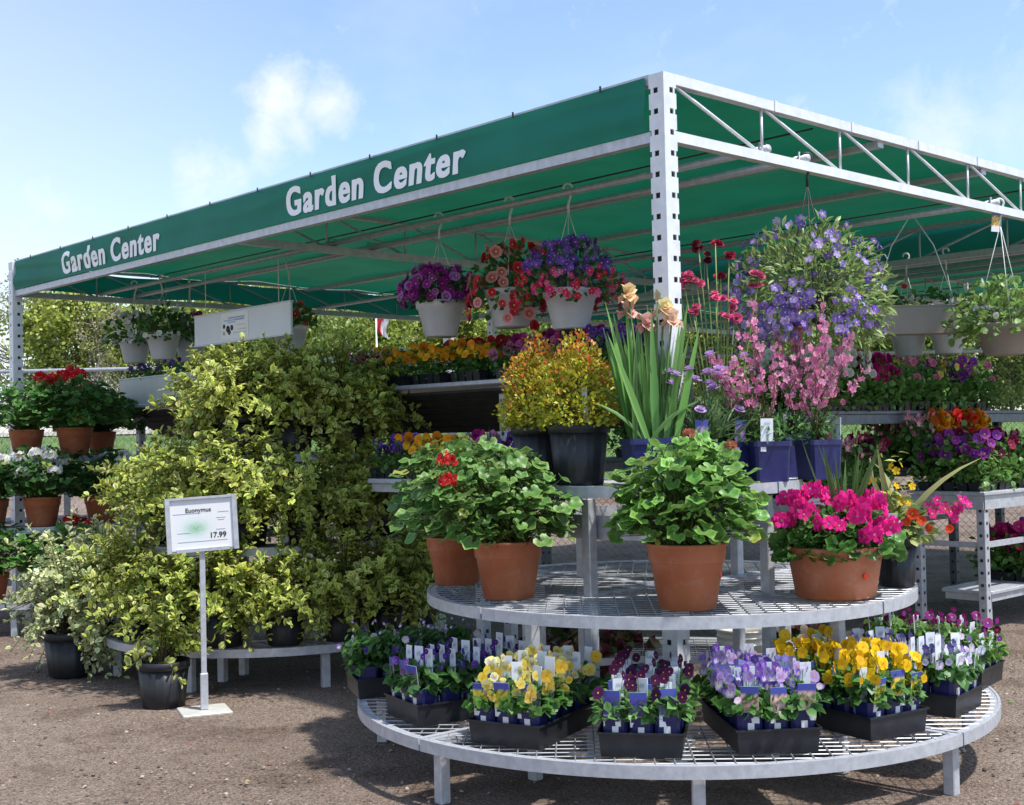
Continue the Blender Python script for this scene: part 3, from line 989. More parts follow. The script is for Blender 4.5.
def banner_s(t, z):
    v = np.clip((z - 2.914) / .252, 0, 1)
    b = np.sin(PI * v)
    end = np.exp(-((t - LT_) / 1.6) ** 2) + .5 * np.exp(-(t / .8) ** 2)
    return -.036 - .006 * b * np.sin(t * 1.9 + v * 2) - .002 * np.sin(t * 5 + 4 * v) * b - .004 * np.sin(v * 5 + t * .9) * b - .012 * end * b * np.sin(v * 8 - t * 2.6)
def make_canopy():
    root = empty('garden_canopy', C0, RZ)
    tag(root, 'green garden center canopy on a galvanised truss frame, nearest one with the lettered banner', 'canopy')
    for (s, t) in ((0, 0), (0, LT_), (WS, 0), (WS, LT_)):
        perforated_post(root, s, t, .09, ZT + .015)
    e = .055
    truss(root, 's', 0.0, e, WS - e, 'galv_sunlit')
    truss(root, 's', LT_ / 2, .03, WS - .03)
    truss(root, 's', LT_, e, WS - e)
    truss(root, 't', 0.0, e, LT_ - e, web=False, name='banner_rail')
    truss(root, 't', WS, e, LT_ - e)
    for s in (1.9, 3.12):
        MB().beam((s, .0, 3.112), (s, LT_, 3.112), .06, .034).build('purlin', 'galv', root)
    for s in (.8, 1.15, 3.27):
        q = MB()
        q.tube([(s, -.02, 2.932), (s, 3.9, 2.932)], .021, 10)
        q.tube([(s, 3.7, 2.932), (s, LT_, 2.932)], .019, 10)
        for t in (.02, LT_ / 2, LT_ - .02):
            q.tube([(s - .035, t, 2.86), (s - .03, t, 2.965), (s + .03, t, 2.965), (s + .035, t, 2.86)], .006, 5)
        q.build('hanging_pipe', 'galv', root)
    def roof(u, v):
        s = .0 + u * (WS - .0); t = .027 + v * (LT_ - .054)
        z = 3.166 - .03 * np.abs(np.sin(s * PI / 1.25)) + .006 * np.sin(t * 5 + 1.3 * np.sin(s * 3))
        return np.stack([s, t, z], 1)
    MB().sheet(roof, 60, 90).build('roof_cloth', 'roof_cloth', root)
    q = MB()
    for s in (1.3, 4.0):
        q.tube([(s, .05, 3.122), (s, LT_ / 2, 3.115), (s, LT_ - .05, 3.122)], .006, 5)
    q.build('seam_cord', 'black_wire_hole_shade', root)
    # banner between the two rails, laced and slightly slack
    def banner(u, v):
        t = .075 + u * (LT_ - .15); z = 2.914 + v * .252
        b = np.sin(PI * np.clip(v, 0, 1))
        return np.stack([banner_s(t, z), t, z], 1)
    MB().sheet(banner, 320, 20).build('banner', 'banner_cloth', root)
    def endcloth(u, v):
        s = .08 + u * (WS - .16); z = 2.925 + v * .20
        return np.stack([s, LT_ + .02 + .015 * np.sin(s * 5 + 3 * v) + .008 * np.sin(s * 13), z + .012 * np.sin(s * 4)], 1)
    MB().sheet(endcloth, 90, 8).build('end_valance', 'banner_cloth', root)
    for t in np.arange(.35, LT_ - .1, .62):
        MB().box((-.046, t, ZT + .014), (.006, .009, .03)).build('banner_clip', 'black_wire_hole_shade', root)
    # lettering: reads along -t (towards the near post) on the outer face, x -> -t, y -> z, normal -> -s
    for (ta, tb) in ((col_t(287, -.047), col_t(468, -.047)), (col_t(62, -.047), col_t(160, -.047))):
        Lw = abs(ta - tb)
        M4 = Matrix(((0, 0, -1, -.049), (-1, 0, 0, ta), (0, 1, 0, 2.946), (0, 0, 0, 1)))
        qs = [text_mesh(wd_, .25, 'letter_white', root, M4, .0065, 1.0, .0004, spacing=1.17, heavy=.0065) for wd_ in ('Garden', 'Center')]
        k = Lw * .47 / qs[0][1]
        for i, (q, wd, hh) in enumerate(qs):
            if i: k = Lw * .475 / wd
            for v in q.data.vertices:
                v.co.y = ta - i * Lw * .525 + (v.co.y - ta) * k
                v.co.x = v.co.x + .049 + float(banner_s(v.co.y, v.co.z)) - .0032
    return root
canopy = make_canopy()
# a second canopy of the same make further back
c2 = copy_tree(canopy)
for ch in kids(c2):
    if ch.name.split('.')[0] in ('lettering',): bpy.data.objects.remove(ch)
c2.location = [float(v) for v in cw(WS + .16, -.6)]
tag(c2, 'second green canopy on trusses, standing behind the lettered one', 'canopy')

# ------------------------------------------------------------------ tiered round display stands
JO = [R(a) for a in (220.5, 314, 38, 129)]
def tier(root, Ro, Ri, z, legs_r, pitch=.06, lower_ring=None):
    tr = MB()
    for k in range(4):
        a0, a1 = JO[k], JO[(k + 1) % 4]
        if a1 < a0: a1 += 2 * PI
        g = .006 / Ro
        tr.arc_bar(Ro - .012, Ro, z - .050, z, a0 + g, a1 - g, 26)
        tr.arc_bar(Ro - .045, Ro - .0122, z - .007, z - .003, a0 + g, a1 - g, 26)
        for a in (a0, a1):
            s_ = 1 if a == a0 else -1
            nrm = np.array([-math.sin(a), math.cos(a), 0]) * s_ * .022
            d = np.array([math.cos(a), math.sin(a), 0])
            tr.beam(d * (Ri + .01) + nrm + np.array([0, 0, z - .022]), d * (Ro - .014) + nrm + np.array([0, 0, z - .022]), .03, .036)
        if Ri > .1: tr.arc_bar(Ri - .012, Ri, z - .04, z - .002, a0 + .01, a1 - .01, 20)
    o = tr.build('tier_rim', 'galv', root)
    wm = MB()
    r = .0027
    for k in range(4):
        a0, a1 = JO[k], JO[(k + 1) % 4]
        if a1 < a0: a1 += 2 * PI
        am = (a0 + a1) / 2; ha = (a1 - a0) / 2
        ex, ey = np.array([-math.sin(am), math.cos(am)]), np.array([math.cos(am), math.sin(am)])
        Rr = Ro - .02
        def inside(p):
            rr = np.hypot(p[:, 0], p[:, 1])
            return (rr < Rr) & (rr > Ri) & (np.abs(np.arctan2(p[:, 0], p[:, 1])) < ha)
        for ax in (0, 1):
            for c in np.arange(-Ro, Ro, pitch if ax else pitch * 1.25):
                q = np.linspace(-Ro, Ro, 241)
                p = np.stack([np.full(241, c), q], 1) if ax == 0 else np.stack([q, np.full(241, c)], 1)
                ins = inside(p)
                i = 0
                while i < 241:
                    if ins[i]:
                        j = i
                        while j + 1 < 241 and ins[j + 1]: j += 1
                        if j > i + 1:
                            A = p[i, 0] * ex + p[i, 1] * ey; B = p[j, 0] * ex + p[j, 1] * ey
                            zz = z - .004 - .0055 * ax
                            wm.tube([(A[0], A[1], zz), (B[0], B[1], zz)], r, 4, smooth=False)
                        i = j
                    i += 1
    wm.build('wire_deck', 'galv_deck', root)
    for a in JO:
        for s_ in (1,):
            aa = a + s_ * .045 / legs_r
            p = np.array([math.cos(aa) * legs_r, math.sin(aa) * legs_r, 0])
            MB().box(p + np.array([0, 0, (z - .06) / 2]), (.05, .05, z - .06), rotz(a), bev=.004).build('leg', 'galv', root)
    for k in range(4):
        a0, a1 = JO[k], JO[(k + 1) % 4]
        if a1 < a0: a1 += 2 * PI
        am = (a0 + a1) / 2
        p = np.array([math.cos(am) * (Ro - .09), math.sin(am) * (Ro - .09), 0])
        if Ro > 1.0 and z < .5: MB().box(p + np.array([0, 0, (z - .06) / 2]), (.05, .05, z - .06), rotz(am), bev=.004).build('leg', 'galv', root)
    if lower_ring:
        tr = MB()
        tr.arc_bar(lower_ring[0] - .008, lower_ring[0], lower_ring[1], lower_ring[2], 0, 2 * PI - .001, 64)
        tr.build('brace_ring', 'galv', root)
def make_stand(loc, tiers, label, rz=0.0):
    root = empty('tiered_display_stand', loc, rz)
    tag(root, label, 'display stand', 'round tiered display stands')
    for (Ro, Ri, z, lr, ring) in tiers: tier(root, Ro, Ri, z, lr, lower_ring=ring)
    return root
S1 = np.array([.737, 6.236, 0]); Z1 = (.27, .77, 1.27)
make_stand(S1, [(1.51, .86, Z1[0], 1.43, None), (1.17, .13, Z1[1], .92, None), (.66, .05, Z1[2], .56, (.52, 1.02, 1.13))], 'round three-tier galvanised mesh stand with pansy trays and geraniums in front')
Z2 = (.27, .85, 1.42)
S2 = np.append(at_y(276, 500, 8.75)[:2], 0)
make_stand(S2, [(1.15, .80, Z2[0], 1.08, None), (.90, .56, Z2[1], .74, None), (.62, .05, Z2[2], .5, None)], 'round tiered galvanised stand buried under yellow-green shrubs', .5)
S3 = np.append(at_y(52, 500, 11.2)[:2], 0)
make_stand(S3, [(1.15, .80, Z2[0], 1.08, None), (.90, .56, Z2[1], .74, None), (.62, .08, Z2[2], .5, None)], 'round tiered galvanised stand holding red and white geraniums at the far post', .9)

# ------------------------------------------------------------------ straight benches, built in canopy axes
def bench(label, s0, s1, t0, t1, z, legs, apron=.10, mat='galv', top=.03, brace=True, lean=False, perforated=True, low=None):
    root = empty('bench', cw((s0 + s1) / 2, (t0 + t1) / 2), RZ)
    tag(root, label, 'bench', 'straight plant benches')
    hs, ht = (s1 - s0) / 2, (t1 - t0) / 2
    mb = MB().box((0, 0, z - top / 2), (2 * hs, 2 * ht, top), bev=.006)
    mb.build('bench_top', mat, root)
    if apron:
        mb = MB()
        k = .02
        for sg in (-1, 1):
            mb.box((sg * (hs - k), 0, z - top - apron / 2), (.006, 2 * ht - .05, apron))
            mb.box((0, sg * (ht - k), z - top - apron / 2), (2 * hs - .06, .006, apron))
        mb.build('apron', mat, root)
    for (ls, lt) in legs:
        lz = z - top - .001
        q = MB().box((ls - (s0 + s1) / 2, lt - (t0 + t1) / 2, lz / 2), (.065, .065, lz), bev=.004)
        if perforated:
            for zz in np.arange(.08, lz - .03, .09):
                for (dx, dy) in ((-.0325, 0), (0, -.0325)):
                    q.box((ls - (s0 + s1) / 2 + dx, lt - (t0 + t1) / 2 + dy, zz), (.004 if dx else .022, .004 if dy else .022, .022), mi=1)  # black squares on the leg faces paint the dark of the holes
        q.build('leg', [mat, 'black_wire_hole_shade'], root)
    if brace and len(legs) > 1:
        for (a, b) in zip(legs[:-1], legs[1:]):
            MB().beam((a[0] - (s0 + s1) / 2, a[1] - (t0 + t1) / 2, z * .62), (b[0] - (s0 + s1) / 2, b[1] - (t0 + t1) / 2, z * .62), .03, .04).build('brace', mat, root)
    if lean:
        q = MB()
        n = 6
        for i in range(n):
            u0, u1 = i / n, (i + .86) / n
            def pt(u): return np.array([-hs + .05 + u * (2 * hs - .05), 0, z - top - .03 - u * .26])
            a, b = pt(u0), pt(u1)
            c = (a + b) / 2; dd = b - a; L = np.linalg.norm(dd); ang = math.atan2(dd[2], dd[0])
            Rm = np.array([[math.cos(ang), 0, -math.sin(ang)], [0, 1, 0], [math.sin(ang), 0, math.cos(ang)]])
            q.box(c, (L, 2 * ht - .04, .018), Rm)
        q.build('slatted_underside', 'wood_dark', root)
        for lt in [l[1] for l in legs]:
            MB().beam((-hs + .3, lt - (t0 + t1) / 2 + .35, z - .30), (-hs + .12, lt - (t0 + t1) / 2 + .03, z * .66), .025, .025).build('diagonal_brace', 'black_wire_hole_shade', root)
    return root
HZ = 1.86
bench('long high bench under the banner, its slatted underside dark', .74, 1.30, .9, 7.2, HZ, [(.86, 2.05), (.86, 4.6), (.86, 6.95)], 0, lean=True, brace=False)
bench('low narrow bench of pansies under the high slatted bench', .18, .62, 1.25, 2.6, 1.26, [(.5, 1.5), (.5, 1.9)], .05, brace=False)
PCN = at_z(985, 492, 1.03)
rel = PCN - C0
bs, bt = float(rel @ D2), float(rel @ D1)
print('right bench corner s,t', bs, bt)
bench('galvanised bench of mixed bedding plants with a perforated corner leg beside the dirt aisle', bs, bs + 3.0, bt, bt + .62, 1.03, [(bs + .07, bt + .57), (bs + .07, bt + .06), (bs + 2.9, bt + .06)], .10)
bench('low galvanised shelf behind the perforated leg at the picture edge', bs + .14, bs + 2.6, bt + .04, bt + .44, .30, [(bs + .2, bt + .12), (bs + 2.4, bt + .12)], .05, brace=False)
us, ut = bs - 1.15, bt + .75
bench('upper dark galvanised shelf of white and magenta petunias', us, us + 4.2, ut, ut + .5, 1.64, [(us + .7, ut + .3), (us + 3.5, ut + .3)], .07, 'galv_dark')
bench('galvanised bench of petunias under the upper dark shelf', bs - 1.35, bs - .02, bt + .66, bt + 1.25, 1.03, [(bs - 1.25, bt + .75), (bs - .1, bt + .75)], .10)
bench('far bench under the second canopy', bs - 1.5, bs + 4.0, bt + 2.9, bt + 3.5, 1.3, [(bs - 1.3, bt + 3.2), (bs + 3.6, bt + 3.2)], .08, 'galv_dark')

# ================================================================== stock on the stands
RED, HOT, WHT = (.62, .012, .016), (.62, .015, .16), (.78, .78, .76)
MAG, PUR, VIO, LIL = (.34, .012, .17), (.075, .018, .25), (.16, .07, .42), (.40, .24, .55)
YEL, PALE, ORG, MAR = (.78, .50, .012), (.80, .70, .22), (.78, .24, .008), (.12, .006, .03)
PNK, BLU, DRED = (.72, .24, .36), (.16, .17, .50), (.30, .006, .012)
EYE, DARKB = (.72, .42, .02), (.05, .006, .05)
def put(proto, px, py, z, rad, rz=None, s=1.0, **k):
    """stand a pot whose front foot shows at (px, py) on the level z"""
    p = at_z(px, py, z)
    d = np.array([p[0], p[1]]) / np.hypot(p[0], p[1])
    p = np.array([p[0] + d[0] * rad, p[1] + d[1] * rad, z])
    return place(proto, p, rng.uniform(0, 6.28) if rz is None else rz, s, **k)
def put_y(proto, px, y, z, rz=None, s=1.0, **k):
    d = ray(px, 450)
    return place(proto, (d[0] / d[1] * y, y, z), rng.uniform(0, 6.28) if rz is None else rz, s, **k)
def face_cam(px): return -math.atan((px - 512) / F)

# ---- trays of pansies on the lower tier: front edge given by its two lower corners
TRAY_H = .095
def make_tray(name, w, d, mat='tray_plastic'):
    root = empty(name)
    mb = MB()
    h, t, sl_ = TRAY_H, .004, .008
    def ringv(ix, z): return [(-w / 2 + ix, -d / 2 + ix, z), (w / 2 - ix, -d / 2 + ix, z), (w / 2 - ix, d / 2 - ix, z), (-w / 2 + ix, d / 2 - ix, z)]
    V = ringv(sl_, 0) + ringv(.001, h * .9) + ringv(-.006, h * .92) + ringv(-.006, h) + ringv(0, h) + ringv(t, h * .9) + ringv(sl_ + t, .006)
    Fs = [(3, 2, 1, 0), (24, 25, 26, 27)]
    for L in range(6):
        for i in range(4):
            j = (i + 1) % 4
            Fs.append((L * 4 + i, L * 4 + j, L * 4 + 4 + j, L * 4 + 4 + i))
    mb.add(V, Fs).build('tray', mat, root)
    return root
def pots_in_tray(protos, loc, rz, w, d, nx, ny, tray_name, kind, group, skip=()):
    cs, sn = math.cos(rz), math.sin(rz)
    cols = {3: ['shrub side', 'centre', 'aisle side'], 2: ['shrub side', 'aisle side']}[nx]
    rows = ['front', 'second', 'third', 'fourth', 'fifth']
    for j in range(ny):
        for i in range(nx):
            if (i, j) in skip: continue
            lx = (i - (nx - 1) / 2) * (w - .02) / nx + rng.normal(0, .0012)
            ly = -d / 2 + .062 + j * (d - .018) / ny
            p = (loc[0] + cs * lx - sn * ly, loc[1] + sn * lx + cs * ly, loc[2] + .0065)
            kk = i + j * nx
            place(protos[kk if kk < len(protos) else rng.integers(0, len(protos))], p, rz + rng.normal(0, .06), rng.uniform(1.06, 1.18),
                  '%s, %s row, %s of the %s' % (kind, rows[j], cols[i], tray_name), 'potted pansy', group)
def tray_at(p0, p1, w, d, nx, ny, protos, tray_label, tray_name, kind, group, swap=False, skip=()):
    z = Z1[0]
    a, b = at_z(*p0, z), at_z(*p1, z)
    mid = (a + b) / 2
    ang = math.atan2(b[1] - a[1], b[0] - a[0])
    nx_, ny_ = math.cos(ang), math.sin(ang)
    back = np.array([-ny_, nx_, 0])
    c = mid + back * d / 2
    rr = np.hypot(*(mid - S1)[:2])
    if rr > 1.42:
        mid = S1 + (mid - S1) * np.array([1.42 / rr, 1.42 / rr, 1.0])
    place(make_tray('plant_tray', w, d), (c[0], c[1], z), ang, 1.0, tray_label, 'tray', 'pansy trays on the lower tier')
    pots_in_tray(protos, (c[0], c[1], z), ang, w, d, nx, ny, tray_name, kind, group, skip)
    print('tray', tray_name, 'width by pixels %.3f' % np.linalg.norm(a - b), 'front mid radius %.2f' % rr, 'ang', round(math.degrees(ang)))
def protos(n, **k): return [pansy_pot(**k) for _ in range(n)]
PV = dict(leafA=((.03, .085, .02), (.045, .12, .025)), leafB=((.06, .16, .035),))
tray_at((343, 684), (361, 703), .325, .60, 3, 5, protos(3, pal=(VIO, PUR, (.6, .56, .62), (.55, .45, .15)), blotch=(PUR, WHT), eye=EYE, nfl=5, size=.027, picture=VIO, tags=0, height=.17, spread=.085, **PV),
        'black tray of tall leafy violas, hindmost at the end nearest the shrubs', 'leafy viola tray', 'leafy small flowered viola', 'leafy violas in the hindmost tray')
tray_at((383, 713), (421, 729), .325, .60, 3, 5, protos(3, pal=(PUR, VIO), blotch=(DARKB, PUR), eye=EYE, nfl=6, size=.031, picture=(.16, .10, .20), **PV),
        'black tray of dark violas with white label backs, beside the pale yellow pansies', 'dark viola tray', 'dark violet viola', 'dark violas with white labels')
tray_at((467, 742.5), (542, 751), .325, .60, 3, 5, protos(4, pal=(PALE, (.85, .78, .35), (.80, .62, .10)), blotch=(YEL, YEL, (.2, .2, .4)), eye=(.8, .4, .01), nfl=9, size=.042, picture=(.75, .60, .06)),
        'black tray of pale yellow pansies on the front of the lower tier', 'pale yellow pansy tray', 'pale yellow pansy', 'pale yellow pansies')
tray_at((599, 757), (684, 759), .325, .60, 3, 5, protos(3, pal=((.07, .008, .06), (.11, .008, .06)), blotch=(DARKB,), eye=EYE, nfl=3, size=.042, picture=(.07, .05, .26), **dict(leafA=((.05, .14, .03),), leafB=((.14, .28, .08),))),
        'black tray of maroon pansies at the middle front, its labels dark blue', 'maroon pansy tray', 'maroon pansy', 'maroon pansies')
tray_at((739, 755.5), (820, 752), .325, .60, 3, 5, protos(4, pal=((.46, .33, .66), (.62, .44, .66), VIO, BLU), blotch=((.30, .18, .55), WHT), eye=EYE, nfl=16, size=.034, picture=(.62, .36, .36), barcode=False),
        'black tray of lilac and blue violas beside the golden pansies', 'lilac viola tray', 'lilac and blue viola', 'lilac and blue violas')
tray_at((867, 743), (932, 730), .325, .60, 3, 5, protos(4, pal=(YEL, (.80, .55, .01)), blotch=((.70, .30, .01), YEL), eye=ORG, nfl=13, size=.045, picture=(.72, .55, .06), height=.15, spread=.07),
        'black tray of golden yellow pansies, brightest of the trays', 'golden pansy tray', 'golden yellow pansy', 'golden yellow pansies')
tray_at((953, 721), (987, 703.5), .325, .60, 3, 5, protos(3, pal=((.50, .46, .68), (.62, .56, .72), BLU), blotch=((.3, .2, .5), WHT), eye=EYE, nfl=11, size=.033, picture=(.5, .4, .6), barcode=True),
        'black tray of pale blue violas with tall white barcode labels', 'pale blue viola tray', 'pale blue viola', 'pale blue violas')
tray_at((984, 690), (1003, 680), .325, .60, 3, 5, protos(3, pal=(MAG, (.22, .02, .16), MAR), blotch=(PUR, MAG), eye=EYE, nfl=5, size=.036, picture=MAG, barcode=True, potmat='green_plastic', height=.15, spread=.075, leafA=((.07, .17, .03),), leafB=((.14, .28, .05),)),
        'tray of magenta violas in dark green pots at the end next to the aisle', 'magenta viola tray', 'magenta viola in a dark green pot', 'magenta violas in green pots')

# ---- terracotta geraniums on the middle tier
z = Z1[1]
g1 = geranium('potted_geranium', 'terracotta', .158, .262, .38, .42, 560, .068, [(-.27, -.27, .37), (-.26, -.32, .28)], RED, hr=.042, lean=(-.07, -.02))
put(g1, 509, 601, z, .112, 0.05, label='leafy terracotta geranium with two red flower heads on one side', cat='potted geranium')
g2 = geranium('potted_geranium', 'terracotta', .15, .24, .33, .46, 420, .064, [(.02, -.25, .12)], (.6, .1, .06), hr=.022)
put(g2, 457, 586, z, .105, 0.3, label='leafy geranium half hidden behind a larger one at the tier end', cat='potted geranium')
g3 = geranium('potted_geranium', 'terracotta', .165, .275, .31, .42, 520, .07, [(.18, -.1, .40), (.0, -.18, .45)], (.42, .14, .08), hr=.022, fl=.022, A=((.075, .20, .03), (.10, .25, .04)), B=((.22, .40, .09), (.26, .44, .11)))
def round_sticker(root, r, zz, ang):
    mb = MB()
    a = np.linspace(0, 2 * PI, 14, endpoint=False)
    x = .013 * np.cos(a); q = .013 * np.sin(a)
    V = np.concatenate([np.stack([x, np.full(14, -r - .002), zz + q], 1), np.stack([x, np.full(14, -r + .006), zz + q], 1)]) @ rotz(ang).T
    mb.add(V, [tuple(range(14)), tuple(range(27, 13, -1))] + [(i, 14 + i, 14 + (i + 1) % 14, (i + 1) % 14) for i in range(14)], (.75, .06, .02))
    mb.build('price_sticker', 'print', root)
round_sticker(g3, .143, .14, 1.15)
put(g3, 688, 612, z, .12, 0.0, label='bright green geranium without open flowers in a terracotta pot', cat='potted geranium')
def bowl_planter():
    root = empty('bowl_planter')
    r, h = .215, .225
    pot_round('bowl', root, 'terracotta', r, h, 'bowl')
    mb, fb = MB(), MB()
    mound(mb, 560, .28, .25, h - .03, .20, .056, ((.045, .13, .022), (.06, .17, .03)), ((.10, .24, .05),), ROUND, .6)
    n = 16
    mb.scatter(BLADE_S, np.tile([.05, .02, h - .01], (n, 1)) + rng.normal(0, .012, (n, 3)) * np.array([1, 1, 0]), np.stack([rng.normal(0, .16, n), rng.normal(0, .14, n), np.ones(n)], 1), unit(n), rng.uniform(.3, .52, n), [np.tile([.05, .12, .03], (n, 1)), np.tile([.14, .22, .06], (n, 1))])
    for (x, y, zz, rr) in ((-.16, -.17, .16, .065), (-.07, -.20, .10, .075), (-.20, -.06, .20, .06), (.03, -.10, .19, .055), (.13, -.16, .17, .07), (.19, -.17, .09, .06), (.0, .05, .21, .055), (-.08, -.03, .23, .06), (.17, -.02, .20, .06), (.10, -.22, .05, .045), (-.24, -.12, .12, .05), (-.14, .08, .2, .05), (.06, -.19, .13, .05)):
        umbel(fb, (x, y, h + zz), rr * .8, 13, (.76, .018, .25), .064, .55)
    mb.build('foliage', 'leaf', root); fb.build('blossom', 'petal', root)
    return root
bp = bowl_planter()
round_sticker(bp, .199, .105, .45)
put(bp, 836, 601, z, .16, 0.0, label='wide terracotta bowl of hot pink geraniums with a grassy spike', cat='planter')
def mixed_pot():
    root = empty('mixed_planter')
    r, h = .098, .225
    pot_round('pot', root, 'black_plastic', r, h, 'nursery')
    mb, fb = MB(), MB()
    mound(mb, 200, .20, .18, h, .22, .055, ((.07, .17, .03), (.20, .26, .05)), ((.30, .34, .10), (.14, .26, .06)), LEAF_W, .3)
    mound(mb, 80, .12, .12, h + .12, .30, .05, ((.32, .34, .05),), ((.42, .42, .10),), LEAF_N, .2)
    c = np.array([.10, -.06, h + .05])
    P = np.stack([rng.uniform(.12, .30, 26), rng.uniform(-.2, .02, 26), rng.normal(h + .13, .025, 26)], 1)
    stems_of(mb, np.tile([0, 0, h], (26, 1)), P, .06, .0018, (.12, .2, .05), 4, 3)
    blooms(fb, FLORET, P, .05, ((.64, .02, .24),), ((.5, .01, .15),), YEL)
    P = np.stack([rng.uniform(-.02, .20, 5), rng.uniform(-.2, -.1, 5), rng.uniform(h - .02, h + .12, 5)], 1)
    blooms(fb, PETUNIA, P, .05, ((.75, .08, .02),), ((.6, .04, .02),), YEL)
    P = np.stack([rng.uniform(-.12, .06, 18), rng.uniform(-.15, .1, 18), rng.uniform(h + .1, h + .34, 18)], 1)
    blooms(fb, FLORET, P, .04, (YEL,), (YEL,), ORG)
    n = 4
    mb.scatter(BLADE_B, np.tile([0, 0, h], (n, 1)), np.stack([rng.normal(.25, .45, n), rng.normal(0, .3, n), np.ones(n)], 1), unit(n), rng.uniform(.35, .6, n), [np.tile([.25, .26, .1], (n, 1)), np.tile([.35, .33, .15], (n, 1))])
    mb.build('foliage', 'leaf', root); fb.build('blossom', 'petal', root)
    MB().beam((-.06, -.02, h * .9), (-.115, -.02, h + .37), .010, .006).build('stake', 'stake_wood', root)
    plant_tag('plant_label', root, (-.05, -.105, h - .02), .055, .14, -.2, .1)
    return root
put(mixed_pot(), 897, 588, z, .08, 0.0, label='narrow black pot of yellow foliage with trailing magenta and orange flowers', cat='planter')
# dark red foliage plants at the back of the lower tier, a white bucket on the ground
def red_leaf():
    root = empty('coleus')
    pot_round('pot', root, 'black_plastic', .07, .10, 'nursery')
    mb = MB()
    mound(mb, 220, .14, .14, .10, .17, .05, ((.09, .012, .02), (.05, .05, .02), (.14, .02, .03)), ((.04, .10, .02), (.18, .03, .05)), LEAF_W, .2)
    mb.build('foliage', 'leaf', root)
    return root
rl = red_leaf()
for (px, y_, t) in ((585, 7.3, 'nearest the shrubs'), (622, 7.5, 'between the stand legs'), (560, 7.7, 'deepest in the shade'), (792, 7.6, 'past the white bucket')):
    d = ray(px, 600)
    place(rl, (d[0] / d[1] * y_, y_, 0), rng.uniform(0, 6), 1.7, 'dark red coleus on the dirt behind the pansy stand, ' + t, 'potted plant', 'coleus behind the pansy stand')
def bucket(loc):
    root = empty('bucket', loc)
    tag(root, 'white plastic bucket on the dirt behind the lower tier', 'bucket')
    r, h = .15, .38
    MB().lathe([(r * .8, 0), (r * .84, .008), (r * .95, h * .78), (r * 1.0, h * .785), (r * 1.0, h * .80), (r * .955, h * .805), (r * .96, h * .88), (r * 1.02, h * .885), (r * 1.02, h * .90), (r * .97, h * .905), (r * .99, h * .97), (r * 1.05, h * .975), (r * 1.05, h), (r * .96, h), (r * .93, h * .9), (r * .79, .012)], 40).build('tub', 'bucket_white', root)
    a = np.linspace(0, PI, 14)
    MB().tube(np.stack([r * 1.03 * np.cos(a), -.02 - .09 * np.sin(a), h * .9 - .17 * np.sin(a)], 1), .003, 6).build('bail_handle', 'galv', root)
p = at_y(743, 626, 7.3)
bucket((p[0], p[1], 0))

# ---- upper tier
z = Z1[2]
def spirea(r, h, rx, hz, tip=.4):
    root = empty('potted_spirea')
    pot_round('pot', root, 'black_plastic', r, h, 'nursery')
    mb = MB()
    n = 4300
    d = unit(n * 2); d = d[d[:, 2] > -.12][:n]; n = len(d)
    rad = rng.uniform(.45, 1.03, n) ** .6
    cl = 1 + .10 * np.sin(d[:, 0] * 9 + 1) * np.sin(d[:, 1] * 8) + .07 * np.sin(d[:, 2] * 14)
    P = d * np.array([rx, rx, hz]) * (rad * cl)[:, None] + np.array([0, 0, h + .02])
    top = np.clip((P[:, 2] - h) / hz, 0, 1) ** 1.5 * (rad > .75)
    A = jit(pick(((.44, .44, .03), (.52, .48, .03), (.30, .34, .03)), n), n, .15)
    O = jit(pick(((.62, .22, .015), (.60, .30, .02), (.50, .10, .02)), n), n, .15)
    k = (rng.random(n) < top * tip)[:, None]
    c = np.where(k, O, A)
    mb.scatter(LEAF, P, d * .8 + unit(n) * .8 + np.array([0, 0, .35]), d + rng.normal(0, .5, (n, 3)) + np.array([0, 0, .5]), rng.uniform(.014, .030, n), [c * .8, c])
    st = unit(60); st[:, 2] = np.abs(st[:, 2])
    stems_of(mb, np.tile([0, 0, h * .9], (60, 1)) + rng.normal(0, r * .25, (60, 3)) * np.array([1, 1, 0]), st * np.array([rx, rx, hz]) * .85 + np.array([0, 0, h]), .02, .002, (.15, .08, .03), 3, 3)
    mb.build('foliage', 'leaf', root)
    plant_tag('plant_label', root, (.03, -r * .85, h * .97), .035, .17, -.9, .06)
    return root
sp = spirea(.14, .29, .20, .36)
put_y(sp, 579, 5.98, z, 0.0, label='golden yellow spirea in the front ribbed black pot, white label upright in it', cat='potted shrub')
sp2 = spirea(.14, .29, .20, .39, .75)
put_y(sp2, 540, 6.25, z, 1.1, .98, label='orange-tipped spirea in the ribbed black pot behind the golden one', cat='potted shrub')
